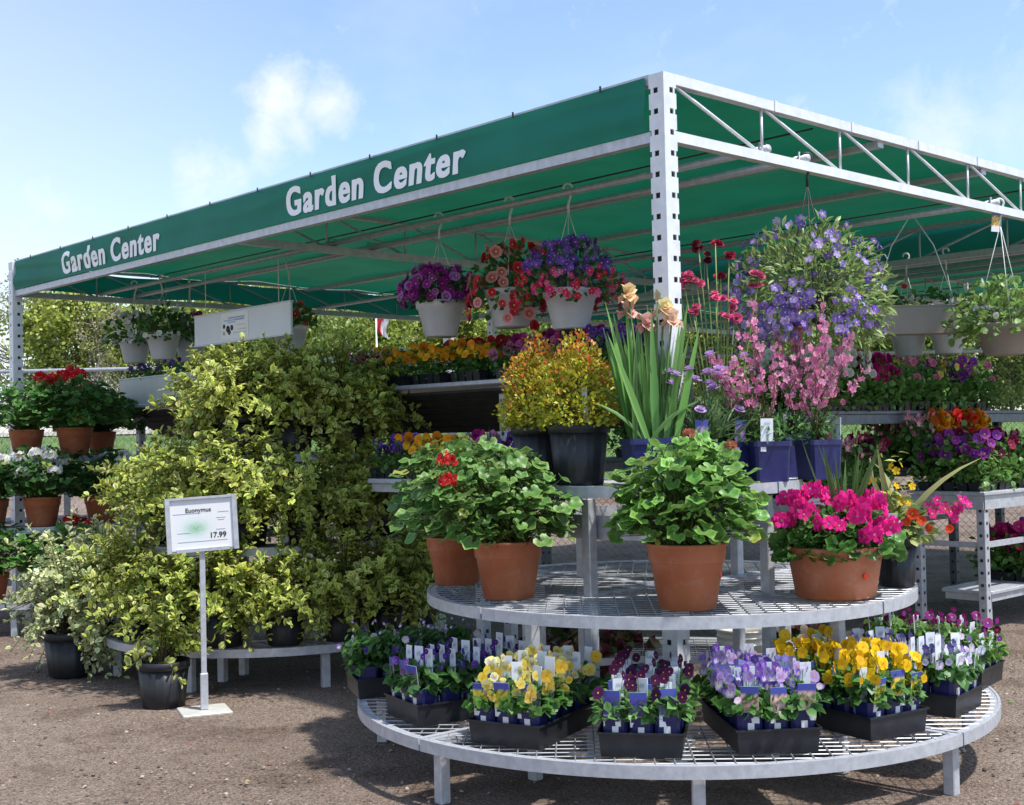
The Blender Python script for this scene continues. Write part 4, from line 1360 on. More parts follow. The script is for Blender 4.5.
def iris():
    root = empty('potted_iris')
    w_, h = .27, .21
    pot_square('pot', root, 'blue_plastic', w_, h, .86)
    mb, fb = MB(), MB()
    n = 50
    fan = rng.integers(0, 6, n)
    bx_ = (fan - 2.5) * .034
    P = np.stack([bx_ + rng.normal(0, .01, n), rng.normal(0, .035, n), np.full(n, h * .9)], 1)
    spread = rng.normal(0, .15, n) + (fan - 2.5) * .05
    mb.scatter(BLADE_S, P, np.stack([spread, rng.normal(0, .10, n), np.ones(n)], 1), np.stack([rng.normal(0, .4, n), -np.ones(n), rng.normal(0, .2, n)], 1), rng.uniform(.34, .66, n), [jit((.09, .23, .05), n, .2), jit((.24, .43, .12), n, .18)])
    mb.scatter(BLADE_B, P[:5], np.stack([np.array([-.7, -.5, .7, .5, .9]), rng.normal(0, .1, 5), np.ones(5)], 1), np.tile([0, -.5, 1.0], (5, 1)), rng.uniform(.35, .5, 5), [jit((.07, .17, .05), 5), jit((.13, .26, .08), 5)])
    for (x, y, zz, col) in ((-.105, -.03, .65, (.82, .64, .34)), (-.10, .02, .58, (.74, .48, .42)), (.055, -.02, .585, (.84, .74, .42)), (.085, -.05, .53, (.80, .60, .44)), (-.02, .0, .52, (.72, .46, .42)), (.025, -.03, .62, (.2, .3, .08))):
        c = np.array([x, y, h + zz])
        mb.tube([(x * .4, 0, h), (x * .7, y * .5, h + zz * .5), c], [.006, .005, .004], 6, 0, (.13, .24, .07))
        if col[0] < .3:
            fb.scatter(LEAF, [c], [(0, 0, 1.0)], [(0, -1.0, 0)], .06, [np.array([[.2, .1, .1]]), np.array([[.16, .26, .08]])])
            continue
        for k in range(3):
            a = k * 2.094 + rng.uniform(0, 1)
            o = np.array([math.cos(a), math.sin(a), 0])
            col2 = np.array(col) * (.95, .78, .8)
            for dd, up, s_, cc in ((o * .45 + np.array([0, 0, 1.0]), -o, .068, col), (o * 1.0 + np.array([0, 0, -.35]), np.array([0, 0, 1.0]) + o * .4, .066, col2)):
                fb.scatter(leaf_tpl(.46, .16, .22), [c], [dd], [up], s_, [np.array([cc]), np.array([np.minimum(np.array(cc) * 1.12, .9)])])
                for _ in range(2): fb.scatter(leaf_tpl(.40, rng.uniform(-.2, .25), rng.uniform(-.3, .4)), [c + unit(1)[0] * .012], [dd + rng.normal(0, .4, 3)], [up + rng.normal(0, .4, 3)], s_ * .7, [np.array([cc]), np.array([np.minimum(np.array(cc) * 1.2, .9)])])
                fb.scatter(leaf_tpl(.36, .12, -.2), [c + o * .004], [dd + rng.normal(0, .12, 3)], [up], s_ * .8, [np.array([cc]), np.array([cc])])
    mb.build('foliage', 'leaf', root); fb.build('blossom', 'petal', root)
    return root
put_y(iris(), 654, 5.80, z, 0.12, label='bearded iris with peach blooms over sword leaves in a square blue pot', cat='potted iris')
def perennial(kind, h=.185, w_=.175):
    root = empty('potted_' + kind)
    pot_square('pot', root, 'blue_plastic', w_, h, .85)
    mb, fb = MB(), MB()
    if kind == 'scabiosa':
        n = 120
        mb.scatter(BLADE_B, np.tile([0, 0, h], (n, 1)) + rng.normal(0, .03, (n, 3)) * np.array([1, 1, 0]), np.stack([rng.normal(0, .7, n), rng.normal(0, .6, n), np.ones(n)], 1), unit(n), rng.uniform(.12, .26, n), [jit((.10, .18, .07), n), jit((.17, .27, .11), n)])
        mound(mb, 120, .12, .11, h, .13, .05, GRN_A, GRN_B, LEAF_N, .2)
        m_ = 9
        P = np.stack([rng.uniform(-.16, .16, m_), rng.uniform(-.12, .06, m_), h + rng.uniform(.06, .40, m_)], 1)
        stems_of(mb, np.stack([rng.normal(0, .03, m_), rng.normal(0, .03, m_), np.full(m_, h)], 1), P, .02, .002, (.16, .24, .10), 5, 4)
        fb.scatter(BALL, P, unit(m_) * .3 + np.array([1, 0, 0]), np.stack([rng.normal(0, .25, m_), rng.normal(-.35, .25, m_), np.ones(m_)], 1), rng.uniform(.055, .075, m_), [jit((.52, .34, .68), m_, .1), jit((.64, .52, .74), m_, .1), np.tile(EYE, (m_, 1))])
    elif kind == 'diascia':
        mound(mb, 150, .13, .12, h, .16, .05, GRN_A, GRN_B, LEAF_N, .2)
        ns = 16
        for k in range(ns):
            a = rng.uniform(0, 6.28); sp_ = rng.uniform(.03, .31)
            L = rng.uniform(.30, .74) * (1 - .5 * max(0, sp_ - .14) / .17)
            tip = np.array([math.cos(a) * sp_, math.sin(a) * sp_ * .8, h + L])
            b0 = np.array([rng.normal(0, .03), rng.normal(0, .03), h])
            mid = (b0 + tip) / 2 + np.array([math.cos(a), math.sin(a), 0]) * .02
            mb.tube([b0, mid, tip], [.0025, .002, .001], 4, 0, (.16, .10, .05))
            m_ = 17
            t = rng.uniform(.40, 1.0, m_)[:, None]
            P = b0 * (1 - t) ** 2 + 2 * mid * t * (1 - t) + tip * t * t + rng.normal(0, .010, (m_, 3))
            fb.scatter(FLORET, P, np.array([0, 0, 1.0]) + rng.normal(0, .3, (m_, 3)), np.stack([rng.normal(0, .7, m_), rng.normal(-.5, .6, m_), rng.normal(.2, .3, m_)], 1), rng.uniform(.020, .036, m_), [jit(pick(((.76, .28, .46), (.78, .40, .55), (.68, .18, .38)), m_), m_, .1), jit((.45, .05, .18), m_), np.tile([.5, .1, .2], (m_, 1))])
            mb.scatter(LEAF_N, b0 + (tip - b0) * rng.uniform(.2, .8, (7, 1)), unit(7) + np.array([0, 0, .3]), unit(7), rng.uniform(.025, .045, 7), [jit((.07, .14, .04), 7), jit((.13, .22, .06), 7)])
    else:
        mound(mb, 200, .15, .14, h, .30, .06, GRN_A, GRN_B, LEAF_W, .2)
        P = np.array([(-.09, 0, .98), (-.01, -.02, 1.0), (.06, .0, .93), (-.05, .02, .92), (.02, .03, .85), (-.14, .0, .84), (-.17, -.02, .80), (-.11, -.03, .82), (-.02, -.05, .74), (.05, -.03, .70), (.07, -.04, .62), (-.13, -.03, .66), (-.20, .0, .82), (.02, -.05, .63), (.20, 0, .80), (.21, -.01, .85)])
        P[:, 2] += h - .02
        B = np.stack([P[:, 0] * .25, P[:, 1] * .3, np.full(len(P), h)], 1)
        stems_of(mb, B, P, .01, .0055, (.30, .38, .13), 5, 5)
        for k, p_ in enumerate(P):
            cc = ((.10, .008, .02), (.30, .01, .04), (.10, .006, .03), (.62, .10, .22))[0 if k in (0, 3) else 1 if k in (1, 2, 4) else 3]
            fb.scatter(BALL, p_ + rng.normal(0, .016, (3, 3)), unit(3) * .4 + np.array([1, 0, 0]), rng.normal(0, .3, (3, 3)) + np.array([0, -.5, .8]), rng.uniform(.038, .06, 3), [jit(cc, 3, .12), jit(np.array(cc) * .7, 3), np.tile(EYE, (3, 1))])
        t = rng.uniform(.25, .8, (60, 1)); i = rng.integers(0, len(P), 60)
        mb.scatter(LEAF_N, B[i] + (P - B)[i] * t, unit(60) + np.array([0, 0, .2]), unit(60), rng.uniform(.03, .07, 60), [jit((.07, .16, .04), 60), jit((.13, .24, .07), 60)])
    mb.build('foliage', 'leaf', root); fb.build('blossom', 'petal', root)
    plant_tag('plant_label', root, (-.03, -w_ * .46, h * .75), .06, .15, .1, .05, 'picture' if kind == 'scabiosa' else 'barcode', LIL)
    return root
sc_ = perennial('scabiosa')
dia = perennial('diascia')
col = perennial('columbine')
put_y(sc_, 706, 5.82, z, 0.0, label='lilac scabiosa in a square blue pot next to the iris', cat='potted perennial')
put_y(sc_, 738, 5.95, z, .3, label='lilac scabiosa in a square blue pot between the iris neighbour and the pink spikes', cat='potted perennial')
put_y(dia, 768, 5.86, z, .1, label='pink spiked diascia in a blue pot with a white barcode label in front', cat='potted perennial')
put_y(dia, 818, 6.02, z, 1.9, 1.0, label='pink spiked diascia at the very end of the upper tier above the pink bowl', cat='potted perennial')
put_y(dia, 793, 6.4, z, 3.4, 1.14, label='tallest pink diascia, standing behind the front row of blue pots', cat='potted perennial')
put_y(col, 722, 6.3, z, 0.0, label='tall stems of burgundy and rose pompom flowers rising beside the corner post', cat='potted perennial')

# ---- yellow-green shrubs
EA = ((.07, .16, .03), (.10, .21, .035), (.15, .26, .045))
EB = ((.66, .64, .10), (.76, .73, .24), (.48, .53, .09))
EB2 = ((.50, .54, .09), (.64, .65, .16))
def euonymus(A, B, r=.13, h=.22, rx=.41, rz_=.38, n=124, per=26, leaf=.046, spiky=.46, lean=(0, 0), name='potted_euonymus'):
    root = empty(name)
    pot_round('pot', root, 'black_plastic', r, h, 'nursery')
    shrub_parts(root, h * .95, rx, rz_, n, per, leaf, A, B, spiky=spiky, lean=lean, below=.48)
    return root
eu = [euonymus(EA, EB), euonymus(EA, EB, n=132), euonymus(EA, EB2, rx=.40), euonymus(EA, EB2, rz_=.33, spiky=.5)]
G = 'yellow-green shrubs on the round stand'
def on2(k, ang, r, zl, s, lab, rzj=None):
    a = R(ang)
    place(eu[k], S2 + np.array([math.cos(a) * r, math.sin(a) * r, zl]), rng.uniform(0, 6.28), s, lab, 'potted shrub', G)
for i, (ang, s) in enumerate(((205, 1.05), (250, 1.12), (295, 1.12), (335, 1.15), (5, 1.1), (85, 1.1))):
    on2((0, 1, 0, 1, 2, 2)[i], ang, (.40, .42, .44, .54, .60, .30)[i], Z2[2], s, 'yellow-green shrub on the top tier, ' + ('over the grey planter box', 'below the white board', 'in the middle front', 'at the end by the orange pansies', 'hindmost by the low bench', 'hidden at the back')[i])
for i, (ang, s) in enumerate(((175, 1.05), (205, 1.05), (236, 1.1), (266, 1.1), (296, 1.1), (326, 1.1), (358, 1.05))):
    on2((3, 1, 2, 0, 2, 1, 3)[i], ang, .73, Z2[1], s, 'yellow-green shrub on the middle tier, %s from the fence side' % ORD[i])
for i, (ang, s) in enumerate(((172, 1.05), (195, 1.0), (217, 1.1), (240, 1.0), (262, 1.05), (283, 1.0), (303, 1.05), (324, 1.1), (348, 1.1))):
    on2((2, 3, 1, 2, 0, 3, 0, 2, 1)[i], ang, 1.0, Z2[0], s, 'yellow-green shrub on the lowest tier, %s from the fence side' % ORD[i])
WA = ((.24, .34, .14), (.30, .40, .18))
WB = ((.74, .75, .36), (.80, .79, .44), (.64, .68, .30))
vs_ = euonymus(WA, WB, r=.165, h=.27, rx=.40, rz_=.52, n=210, per=26, leaf=.043, spiky=.45, name='variegated_shrub')
put(vs_, 72, 678, 0, .13, 1.0, 1.08, label='front white variegated shrub in a black pot on the dirt', cat='potted shrub')
put(vs_, 104, 640, 0, .13, 2.6, 1.05, label='white variegated shrub standing close behind its twin on the dirt', cat='potted shrub')
sm = euonymus(EA, EB, r=.145, h=.27, rx=.25, rz_=.25, n=40, per=14, leaf=.056, spiky=.75, name='potted_euonymus')
put(sm, 164, 711, 0, .11, 2.2, label='lone small yellow-edged shrub in a black pot beside the sign stand', cat='potted shrub')

# ---- sign stand
def sign_stand():
    b = at_z(205, 714, 0)
    root = empty('sign_stand', (b[0], b[1], 0), face_cam(205) + .06)
    tag(root, 'price sign in a metal frame on a thin pole, standing before the shrubs', 'sign')
    zc = at_y(203, 524, b[1])[2]
    zt = zc - .16
    MB().box((0, .04, .009), (.27, .25, .018), rotz(.1), bev=.004).build('base_plate', 'sign_base', root)
    mb = MB().box((0, .04, .12), (.042, .042, .20), bev=.003)
    mb.box((0, .04, (zt + .02) / 2 + .05), (.030, .030, zt - .06), bev=.002)
    mb.build('pole', 'galv', root)
    tl = R(-2.4)
    Rm = np.array([[math.cos(tl), 0, math.sin(tl)], [0, 1, 0], [-math.sin(tl), 0, math.cos(tl)]])
    cc = np.array([0, .02, zc])
    W_, H_ = .39, .305
    def fb(name, mat, x, y, zz, sx_, sy_, sz_):
        return MB().box(cc + Rm @ np.array([x, y, zz]), (sx_, sy_, sz_), Rm).build(name, mat, root)
    fb('backing', 'galv', 0, .006, 0, W_, .008, H_)
    mb = MB()
    for (x, zz, sx_, sz_) in ((-W_ / 2 + .013, 0, .026, H_), (W_ / 2 - .013, 0, .026, H_), (0, H_ / 2 - .006, W_ - .054, .012), (0, -H_ / 2 + .009, W_ - .1, .018)):
        mb.box(cc + Rm @ np.array([x, -.006, zz]), (sx_, .014, sz_), Rm)
    mb.build('frame', 'galv', root)
    # printed sheet with a faint plant picture
    mb = MB()
    nu, nv = 56, 44
    V, C = [], []
    for j in range(nv + 1):
        for i in range(nu + 1):
            u, v = i / nu, j / nv
            V.append(cc + Rm @ np.array([(u - .5) * (W_ - .05), -.0015, (v - .5) * (H_ - .022)]))
            c = np.array([.74, .75, .77])
            e = math.exp(-(((u - .40) / .17) ** 2 + ((v - .42) / .13) ** 2))
            e2 = math.exp(-(((u - .36) / .24) ** 2 + ((v - .40) / .24) ** 2))
            c = c * (1 - .5 * e2) + np.array([.62, .78, .84]) * .5 * e2
            c = c * (1 - e * .75) + np.array([.16, .46, .22]) * (.6 + .7 * random.random()) * e * .75
            C.append(c)
    mb.add(V, [(j * (nu + 1) + i, j * (nu + 1) + i + 1, (j + 1) * (nu + 1) + i + 1, (j + 1) * (nu + 1) + i) for j in range(nv) for i in range(nu)], np.array(C))
    for (x, zz, L) in ((-.08, .062, .15), (.12, .062, .06), (.105, .03, .05), (.105, .018, .035), (.10, -.035, .05), (-.1, -.045, .07), (0, -.095, .27)):
        mb.box(cc + Rm @ np.array([x, -.0022, zz]), (L, .0012, .0032), Rm, 0, (.42, .44, .52))
    mb.build('printed_sheet', 'print', root)
    def txt(body, size, x, zz, bold, mat):
        Mx = Matrix(((Rm[0][0], Rm[0][2], -Rm[0][1], 0), (Rm[1][0], Rm[1][2], -Rm[1][1], 0), (Rm[2][0], Rm[2][2], -Rm[2][1], 0), (0, 0, 0, 1)))
        off = cc + Rm @ np.array([x, -.003, zz])
        text_mesh(body, size, mat, root, Matrix.Translation(Vector(off)) @ Mx, bold, 1, .0004)
    txt('Euonymus', .034, -.085, .068, .0004, 'black_wire_hole_shade')
    txt('17.99', .042, .045, -.080, .0008, 'black_wire_hole_shade')
sign_stand()

# ---- geraniums on the far stand
ger_r = geranium('potted_geranium', 'terracotta', .15, .24, .43, .42, 300, .085, [(-.05, -.2, .42), (.08, -.17, .44), (.0, -.12, .46), (-.13, -.16, .40)], RED, hr=.06, A=GRN_A, B=((.10, .25, .05), (.13, .28, .06)), fl=.045)
ger_w = geranium('potted_geranium', 'terracotta', .15, .24, .42, .40, 300, .08, [(-.2, -.15, .30), (-.1, -.22, .33), (.02, -.2, .35), (.14, -.2, .33), (.22, -.1, .28), (.05, -.05, .36), (-.05, -.28, .2), (.2, -.25, .22)], WHT, hr=.05, A=((.025, .08, .018),), B=((.05, .13, .03),), fl=.045)
GG = 'geraniums on the far round stand'
def on3(pr, ang, r, zl, rz, s, lab):
    a = R(ang)
    place(pr, S3 + np.array([math.cos(a) * r, math.sin(a) * r, zl]), rz, s, lab, 'potted geranium', GG)
on3(ger_r, 312, .50, Z2[2], 0.1, 1.0, 'red geranium at the end of the top tier, under the grey window box')
on3(ger_r, 262, .42, Z2[2], 2.0, .95, 'red geranium on the top tier in front of the far post')
on3(ger_r, 20, .42, Z2[2], 4.7, .85, 'red geranium hindmost on the top tier, behind the others')
on3(ger_w, 284, .74, Z2[1], 0.0, 1.0, 'white geranium on the middle tier, its terracotta pot in full view')
on3(ger_w, 250, .74, Z2[1], .7, .95, 'white geranium on the middle tier cut by the picture edge')
on3(ger_w, 322, .74, Z2[1], 2.0, .95, 'white geranium on the middle tier against the yellow-green shrubs')
on3(ger_r, 262, 1.0, Z2[0], 5.2, .95, 'red geranium on the lowest tier behind the variegated shrub')
on3(ger_r, 296, 1.0, Z2[0], 3.0, .9, 'red geranium on the lowest tier, mostly hidden by variegated shrubs')

# ---- hanging baskets
def basket(r, h, pal, blotch, nfl, fsize, rx, hz, nleaf, A, B, potmat='white_plastic', hang=.6, tp=PETUNIA, ltp=LEAF_W, leaf=.05, trail=.2, hook='white_wire', drop=0.0, upper=None, eye=PALE, tag_=False):
    """origin at the hook's crook; pot rim hangs hang metres below"""
    root = empty('hanging_basket')
    zr = -hang
    o = pot_round('basket', root, potmat, r, h, 'basket')
    o.location = (0, 0, zr - h)
    mb, fb = MB(), MB()
    d = unit(nleaf * 3); d = d[d[:, 2] > -trail][:nleaf]; n = len(d)
    rad = rng.uniform(.4, 1.04, n) ** .7
    P = d * np.array([rx, rx, hz]) * rad[:, None] + np.array([0, 0, zr + .01])
    if drop:
        P[:, 2] -= drop * np.clip(np.hypot(P[:, 0], P[:, 1]) / rx - .55, 0, 1) * rng.random(n) * 2
    dd = d + unit(n) * .7
    mb.scatter(ltp, P, dd, d * .7 + np.array([0, 0, .6]) + rng.normal(0, .35, (n, 3)), leaf * rng.uniform(.6, 1.2, n), [jit(pick(A, n), n, .2), jit(pick(B, n), n, .15)])
    m_ = min(130, n)
    i = rng.choice(n, m_, replace=False)
    stems_of(mb, np.tile([0, 0, zr - .02], (m_, 1)) + rng.normal(0, r * .3, (m_, 3)) * np.array([1, 1, 0]), P[i], .03, .0022, (.12, .18, .06), 4, 3)
    if nfl:
        d = unit(nfl * 3)
        if nfl > 340:
            cdir = unit(34) + np.array([-.25, -.5, -.25])
            d = cdir[rng.integers(0, 34, nfl * 3)] + rng.normal(0, .16, (nfl * 3, 3)); d /= np.linalg.norm(d, axis=1)[:, None]
        d = d[d[:, 2] > -trail * .8][:nfl]; k = len(d)
        P = d * np.array([rx, rx, hz]) * rng.uniform(.92, 1.1, k)[:, None] + np.array([0, 0, zr + .02])
        if drop: P[:, 2] -= drop * np.clip(np.hypot(P[:, 0], P[:, 1]) / rx - .55, 0, 1) * rng.random(k) * 2
        a = jit(pick(pal, k), k, .14)
        if upper is not None:
            mk = (d[:, 2] > .35)[:, None]
            a = np.where(mk, jit(pick(upper, k), k, .14), a)
        fb.scatter(tp, P, unit(k) * .4 + np.array([0, 0, .8]), d + rng.normal(0, .3, (k, 3)), fsize * rng.uniform(.75, 1.2, k), [a, jit(pick(blotch, k), k, .15), jit(eye, k, .1)])
        fb.build('blossom', 'petal', root)
    mb.build('foliage', 'leaf', root)
    q = MB()
    a = np.linspace(-.6, PI + .2, 12)
    q.tube(np.concatenate([np.stack([.026 * np.cos(a), np.zeros(12), .026 * np.sin(a)], 1)[::-1][:12], [(.014, 0, -.05), (0, 0, -.10), (0, 0, -.15)]]), .0075, 7)
    for k in range(3):
        b = k * 2.094 + .4
        q.tube([(0, 0, -.14), (r * .95 * math.cos(b), r * .95 * math.sin(b), zr - .01)], .0028, 4)
    q.build('hanger', hook, root)
    if tag_: plant_tag('plant_label', root, (-.045, -.03, -.19), .075, .13, .5, .1, 'picture', (.7, .4, .1))
    return root
PL = dict(A=GRN_A, B=GRN_B)
PIPE_Z = 2.932 + .026
def on_pipe(px, s, dz=0.0):
    t = col_t(px, s)
    return cw(s, t, PIPE_Z + dz)
HB = 'hanging baskets under the canopy'
def hang_on(b, loc, label, s=1.0, rz=None):
    place(b, loc, rng.uniform(0, 6.28) if rz is None else rz, s, label, 'hanging basket', HB)
b1 = basket(.165, .235, ((.34, .015, .28), (.42, .03, .36), (.46, .20, .54)), ((.16, .008, .14),), 190, .058, .265, .20, 260, hang=.56, **PL)
hang_on(b1, on_pipe(441, .8), 'white hanging basket of purple petunias, by itself above the orange pansies', 1.0, 0)
b2 = basket(.165, .235, ((.70, .015, .025), (.74, .05, .07), (.74, .35, .33)), ((.40, .008, .015),), 90, .07, .27, .26, 300, hang=.55, drop=.2, trail=.35, **PL)
hang_on(b2, on_pipe(512, .8), 'white hanging basket of scarlet petunias next to the blue and pink one', 1.0, 0)
b3 = basket(.165, .235, ((.70, .03, .18), (.74, .14, .30), (.66, .015, .04)), ((.3, .01, .05),), 330, .044, .30, .27, 420, hang=.60, tp=FLORET, upper=((.13, .06, .45), (.18, .09, .52), (.09, .04, .36)), drop=.1, trail=.25, **PL)
hang_on(b3, on_pipe(571, .8), 'white hanging basket of blue lobelia above pink and red flowers', 1.0, 0)
b4 = basket(.15, .22, (RED, (.65, .08, .08)), ((.3, .01, .01),), 26, .06, .2, .16, 150, hang=.52, **PL)
hang_on(b4, on_pipe(290, 1.15), 'hanging basket of a few red flowers behind the white board', 1.0)
bw = basket(.15, .22, (WHT, (.7, .68, .74)), ((.6, .6, .5),), 40, .05, .26, .24, 380, hang=.5, trail=.3, **PL)
hang_on(bw, on_pipe(135, .8), 'leafy hanging basket with small white flowers, closest to the far post')
hang_on(bw, on_pipe(163, .8), 'leafy hanging basket with small white flowers, between the far one and the magenta one')
bm = basket(.15, .22, (MAG, (.4, .02, .22)), ((.15, .005, .08),), 60, .06, .22, .2, 160, hang=.5, **PL)
hang_on(bm, on_pipe(190, 1.15), 'hanging basket of deep magenta petunias beside the white board')
# baskets on the open end truss
def on_truss(px):
    s = col_s(px, 0.0)
    return cw(s, 0, ZB + .025 + .026)
b5 = basket(.15, .17, ((.30, .18, .60), (.20, .10, .48), (.46, .36, .70), (.12, .07, .36)), ((.2, .1, .4), (.55, .5, .7)), 360, .042, .41, .37, 2500, ((.10, .19, .035), (.15, .25, .05)), ((.26, .36, .10), (.36, .44, .18)), hang=.72, tp=FLORET, ltp=LEAF_N, leaf=.062, hook='black_wire_hole_shade', drop=.15, trail=.75, potmat='black_plastic')
hang_on(b5, on_truss(809), 'very large round hanging basket of violet flowers on a black hook', 1.0, 0)
b6 = basket(.19, .20, (WHT, (.7, .72, .66)), ((.5, .55, .4),), 30, .05, .33, .28, 620, ((.09, .19, .035), (.13, .25, .05)), ((.22, .36, .09),), hang=.78, potmat='tan_plastic', leaf=.055, trail=.4, tag_=True)
hang_on(b6, on_truss(1001), 'tan hanging basket of white petunias with a paper tag on its hook', 1.0, 0)
b7 = basket(.16, .22, (RED, PNK), ((.3, .01, .02),), 10, .05, .2, .14, 120, hang=.62, potmat='white_plastic', **PL)
s7 = 4.3
for px, lab in ((948, 'white hanging basket in the shade behind the tan trough, nearer the tan basket'), (908, 'white hanging basket in the shade close behind the tan trough')):
    hang_on(b7, cw(WS, col_t(px, WS), ZB + .051), lab)
# long boxes and the white board
def box_planter(name, L, hgt, dep, mat, loc, rz, label, cat, pal, nfl, fs=.045):
    root = empty(name, loc, rz)
    tag(root, label, cat)
    mb = MB()
    def rg(x, y, zz): return [(-x, -y, zz), (x, -y, zz), (x, y, zz), (-x, y, zz)]
    x, y = L / 2, dep / 2
    V = rg(x * .985, y * .85, 0) + rg(x, y, hgt * .94) + rg(x + .006, y + .006, hgt * .95) + rg(x + .006, y + .006, hgt) + rg(x - .004, y - .004, hgt) + rg(x - .006, y - .006, hgt * .8)
    Fs = [(3, 2, 1, 0), (20, 21, 22, 23)]
    for l in range(5):
        for i in range(4):
            j = (i + 1) % 4
            Fs.append((l * 4 + i, l * 4 + j, l * 4 + 4 + j, l * 4 + 4 + i))
    mb.add(V, Fs).build('box', mat, root)
    mb, fb = MB(), MB()
    n = int(240 * L)
    P = np.stack([rng.uniform(-x * .92, x * .92, n), rng.uniform(-y, y, n) * .8, hgt * .95 + rng.uniform(0, .10, n)], 1)
    mb.scatter(LEAF_W, P, unit(n) + np.array([0, 0, .5]), np.array([0, 0, 1.0]) + rng.normal(0, .4, (n, 3)), rng.uniform(.03, .055, n), [jit(pick(GRN_A, n), n), jit(pick(GRN_B, n), n)])
    P = np.stack([rng.uniform(-x * .92, x * .92, nfl), rng.uniform(-y, y * .4, nfl), hgt + rng.uniform(.05, .13, nfl)], 1)
    blooms(fb, PANSY, P, fs, pal, (PUR, DARKB), EYE)
    mb.build('foliage', 'leaf', root); fb.build('blossom', 'petal', root)
    return root
ta, tb_ = col_t(118, .76), col_t(195, .76)
box_planter('window_box', abs(ta - tb_) - .02, .245, .2, 'grey_plastic', cw(.86, (ta + tb_) / 2, HZ), RZ + PI / 2 + PI, 'long grey window box of violet pansies on the end of the high bench', 'planter', (PUR, VIO), 40)
def white_board():
    ta, tb_ = col_t(195.5, .79), col_t(292, .79)
    L = abs(ta - tb_)
    zc = at_y(243, 325, cw(.79, (ta + tb_) / 2)[1])[2]
    root = empty('hanging_board', cw(.79, (ta + tb_) / 2, zc), RZ - PI / 2)
    tag(root, 'long white panel with a small printed notice, hanging from the pipe', 'board')
    hgt = .25
    bx('panel', 'board_white', root, (0, 0, 0), (L, .022, hgt), bev=.004)
    mb = MB()
    for zz in (-hgt / 2, hgt / 2): mb.box((0, 0, zz), (L + .01, .03, .012))
    mb.build('edge_rail', 'galv', root)
    mb = MB()
    mb.box((-.08, -.0125, .003), (.42, .002, .21), None, 0, (.74, .75, .76))
    for (x, zz, l_, c_) in ((-.05, .068, .25, (.20, .26, .55)), (-.10, .05, .28, (.3, .42, .68)), (.0, .05, .14, (.2, .26, .5)), (-.12, .033, .12, (.28, .42, .7)), (.02, .005, .13, (.55, .6, .52)), (.04, -.03, .12, (.6, .5, .45)), (.0, -.055, .2, (.6, .55, .5))):
        mb.box((x, -.014, zz), (l_, .001, .011), None, 0, c_)
    for (x, zz, r_, c_) in ((-.24, .005, .018, (.05, .05, .08)), (-.18, -.02, .028, (.03, .03, .06)), (-.16, -.045, .022, (.05, .05, .08)), (-.12, -.012, .022, (.08, .05, .1)), (-.245, -.05, .016, (.6, .5, .2))):
        mb.lathe([(r_, 0), (r_, .002)], 12, 0, c_)
        V = mb.v[-1]; mb.v[-1] = np.stack([V[:, 0] + x, -V[:, 2] - .0135, V[:, 1] + zz], 1)
    mb.build('notice', 'print', root)
    zp = PIPE_Z - zc
    mb = MB()
    for x in (-L * .38, L * .38): mb.tube([(x, 0, hgt / 2), (x, 0, zp - .03), (x + .02, 0, zp), (x, 0, zp + .002), (x - .02, 0, zp - .02)], .004, 6)
    mb.build('hook', 'white_wire', root)
white_board()
t10 = .45
tx = cw(3.27, t10, 0)
bt10 = box_planter('window_box', .62, .19, .2, 'tan_plastic', cw(3.27, col_t(915, 3.27), 2.13), -.05, 'tan trough hanging in the shade behind the violet basket', 'planter', (RED, PNK), 5)
mb = MB()
for x in (-.28, .28):
    mb.tube([(x, 0, .18), (x * .5, 0, .60), (0, 0, PIPE_Z - 2.13 - .01)], .004, 5)
mb.build('hanger', 'white_wire', bt10)

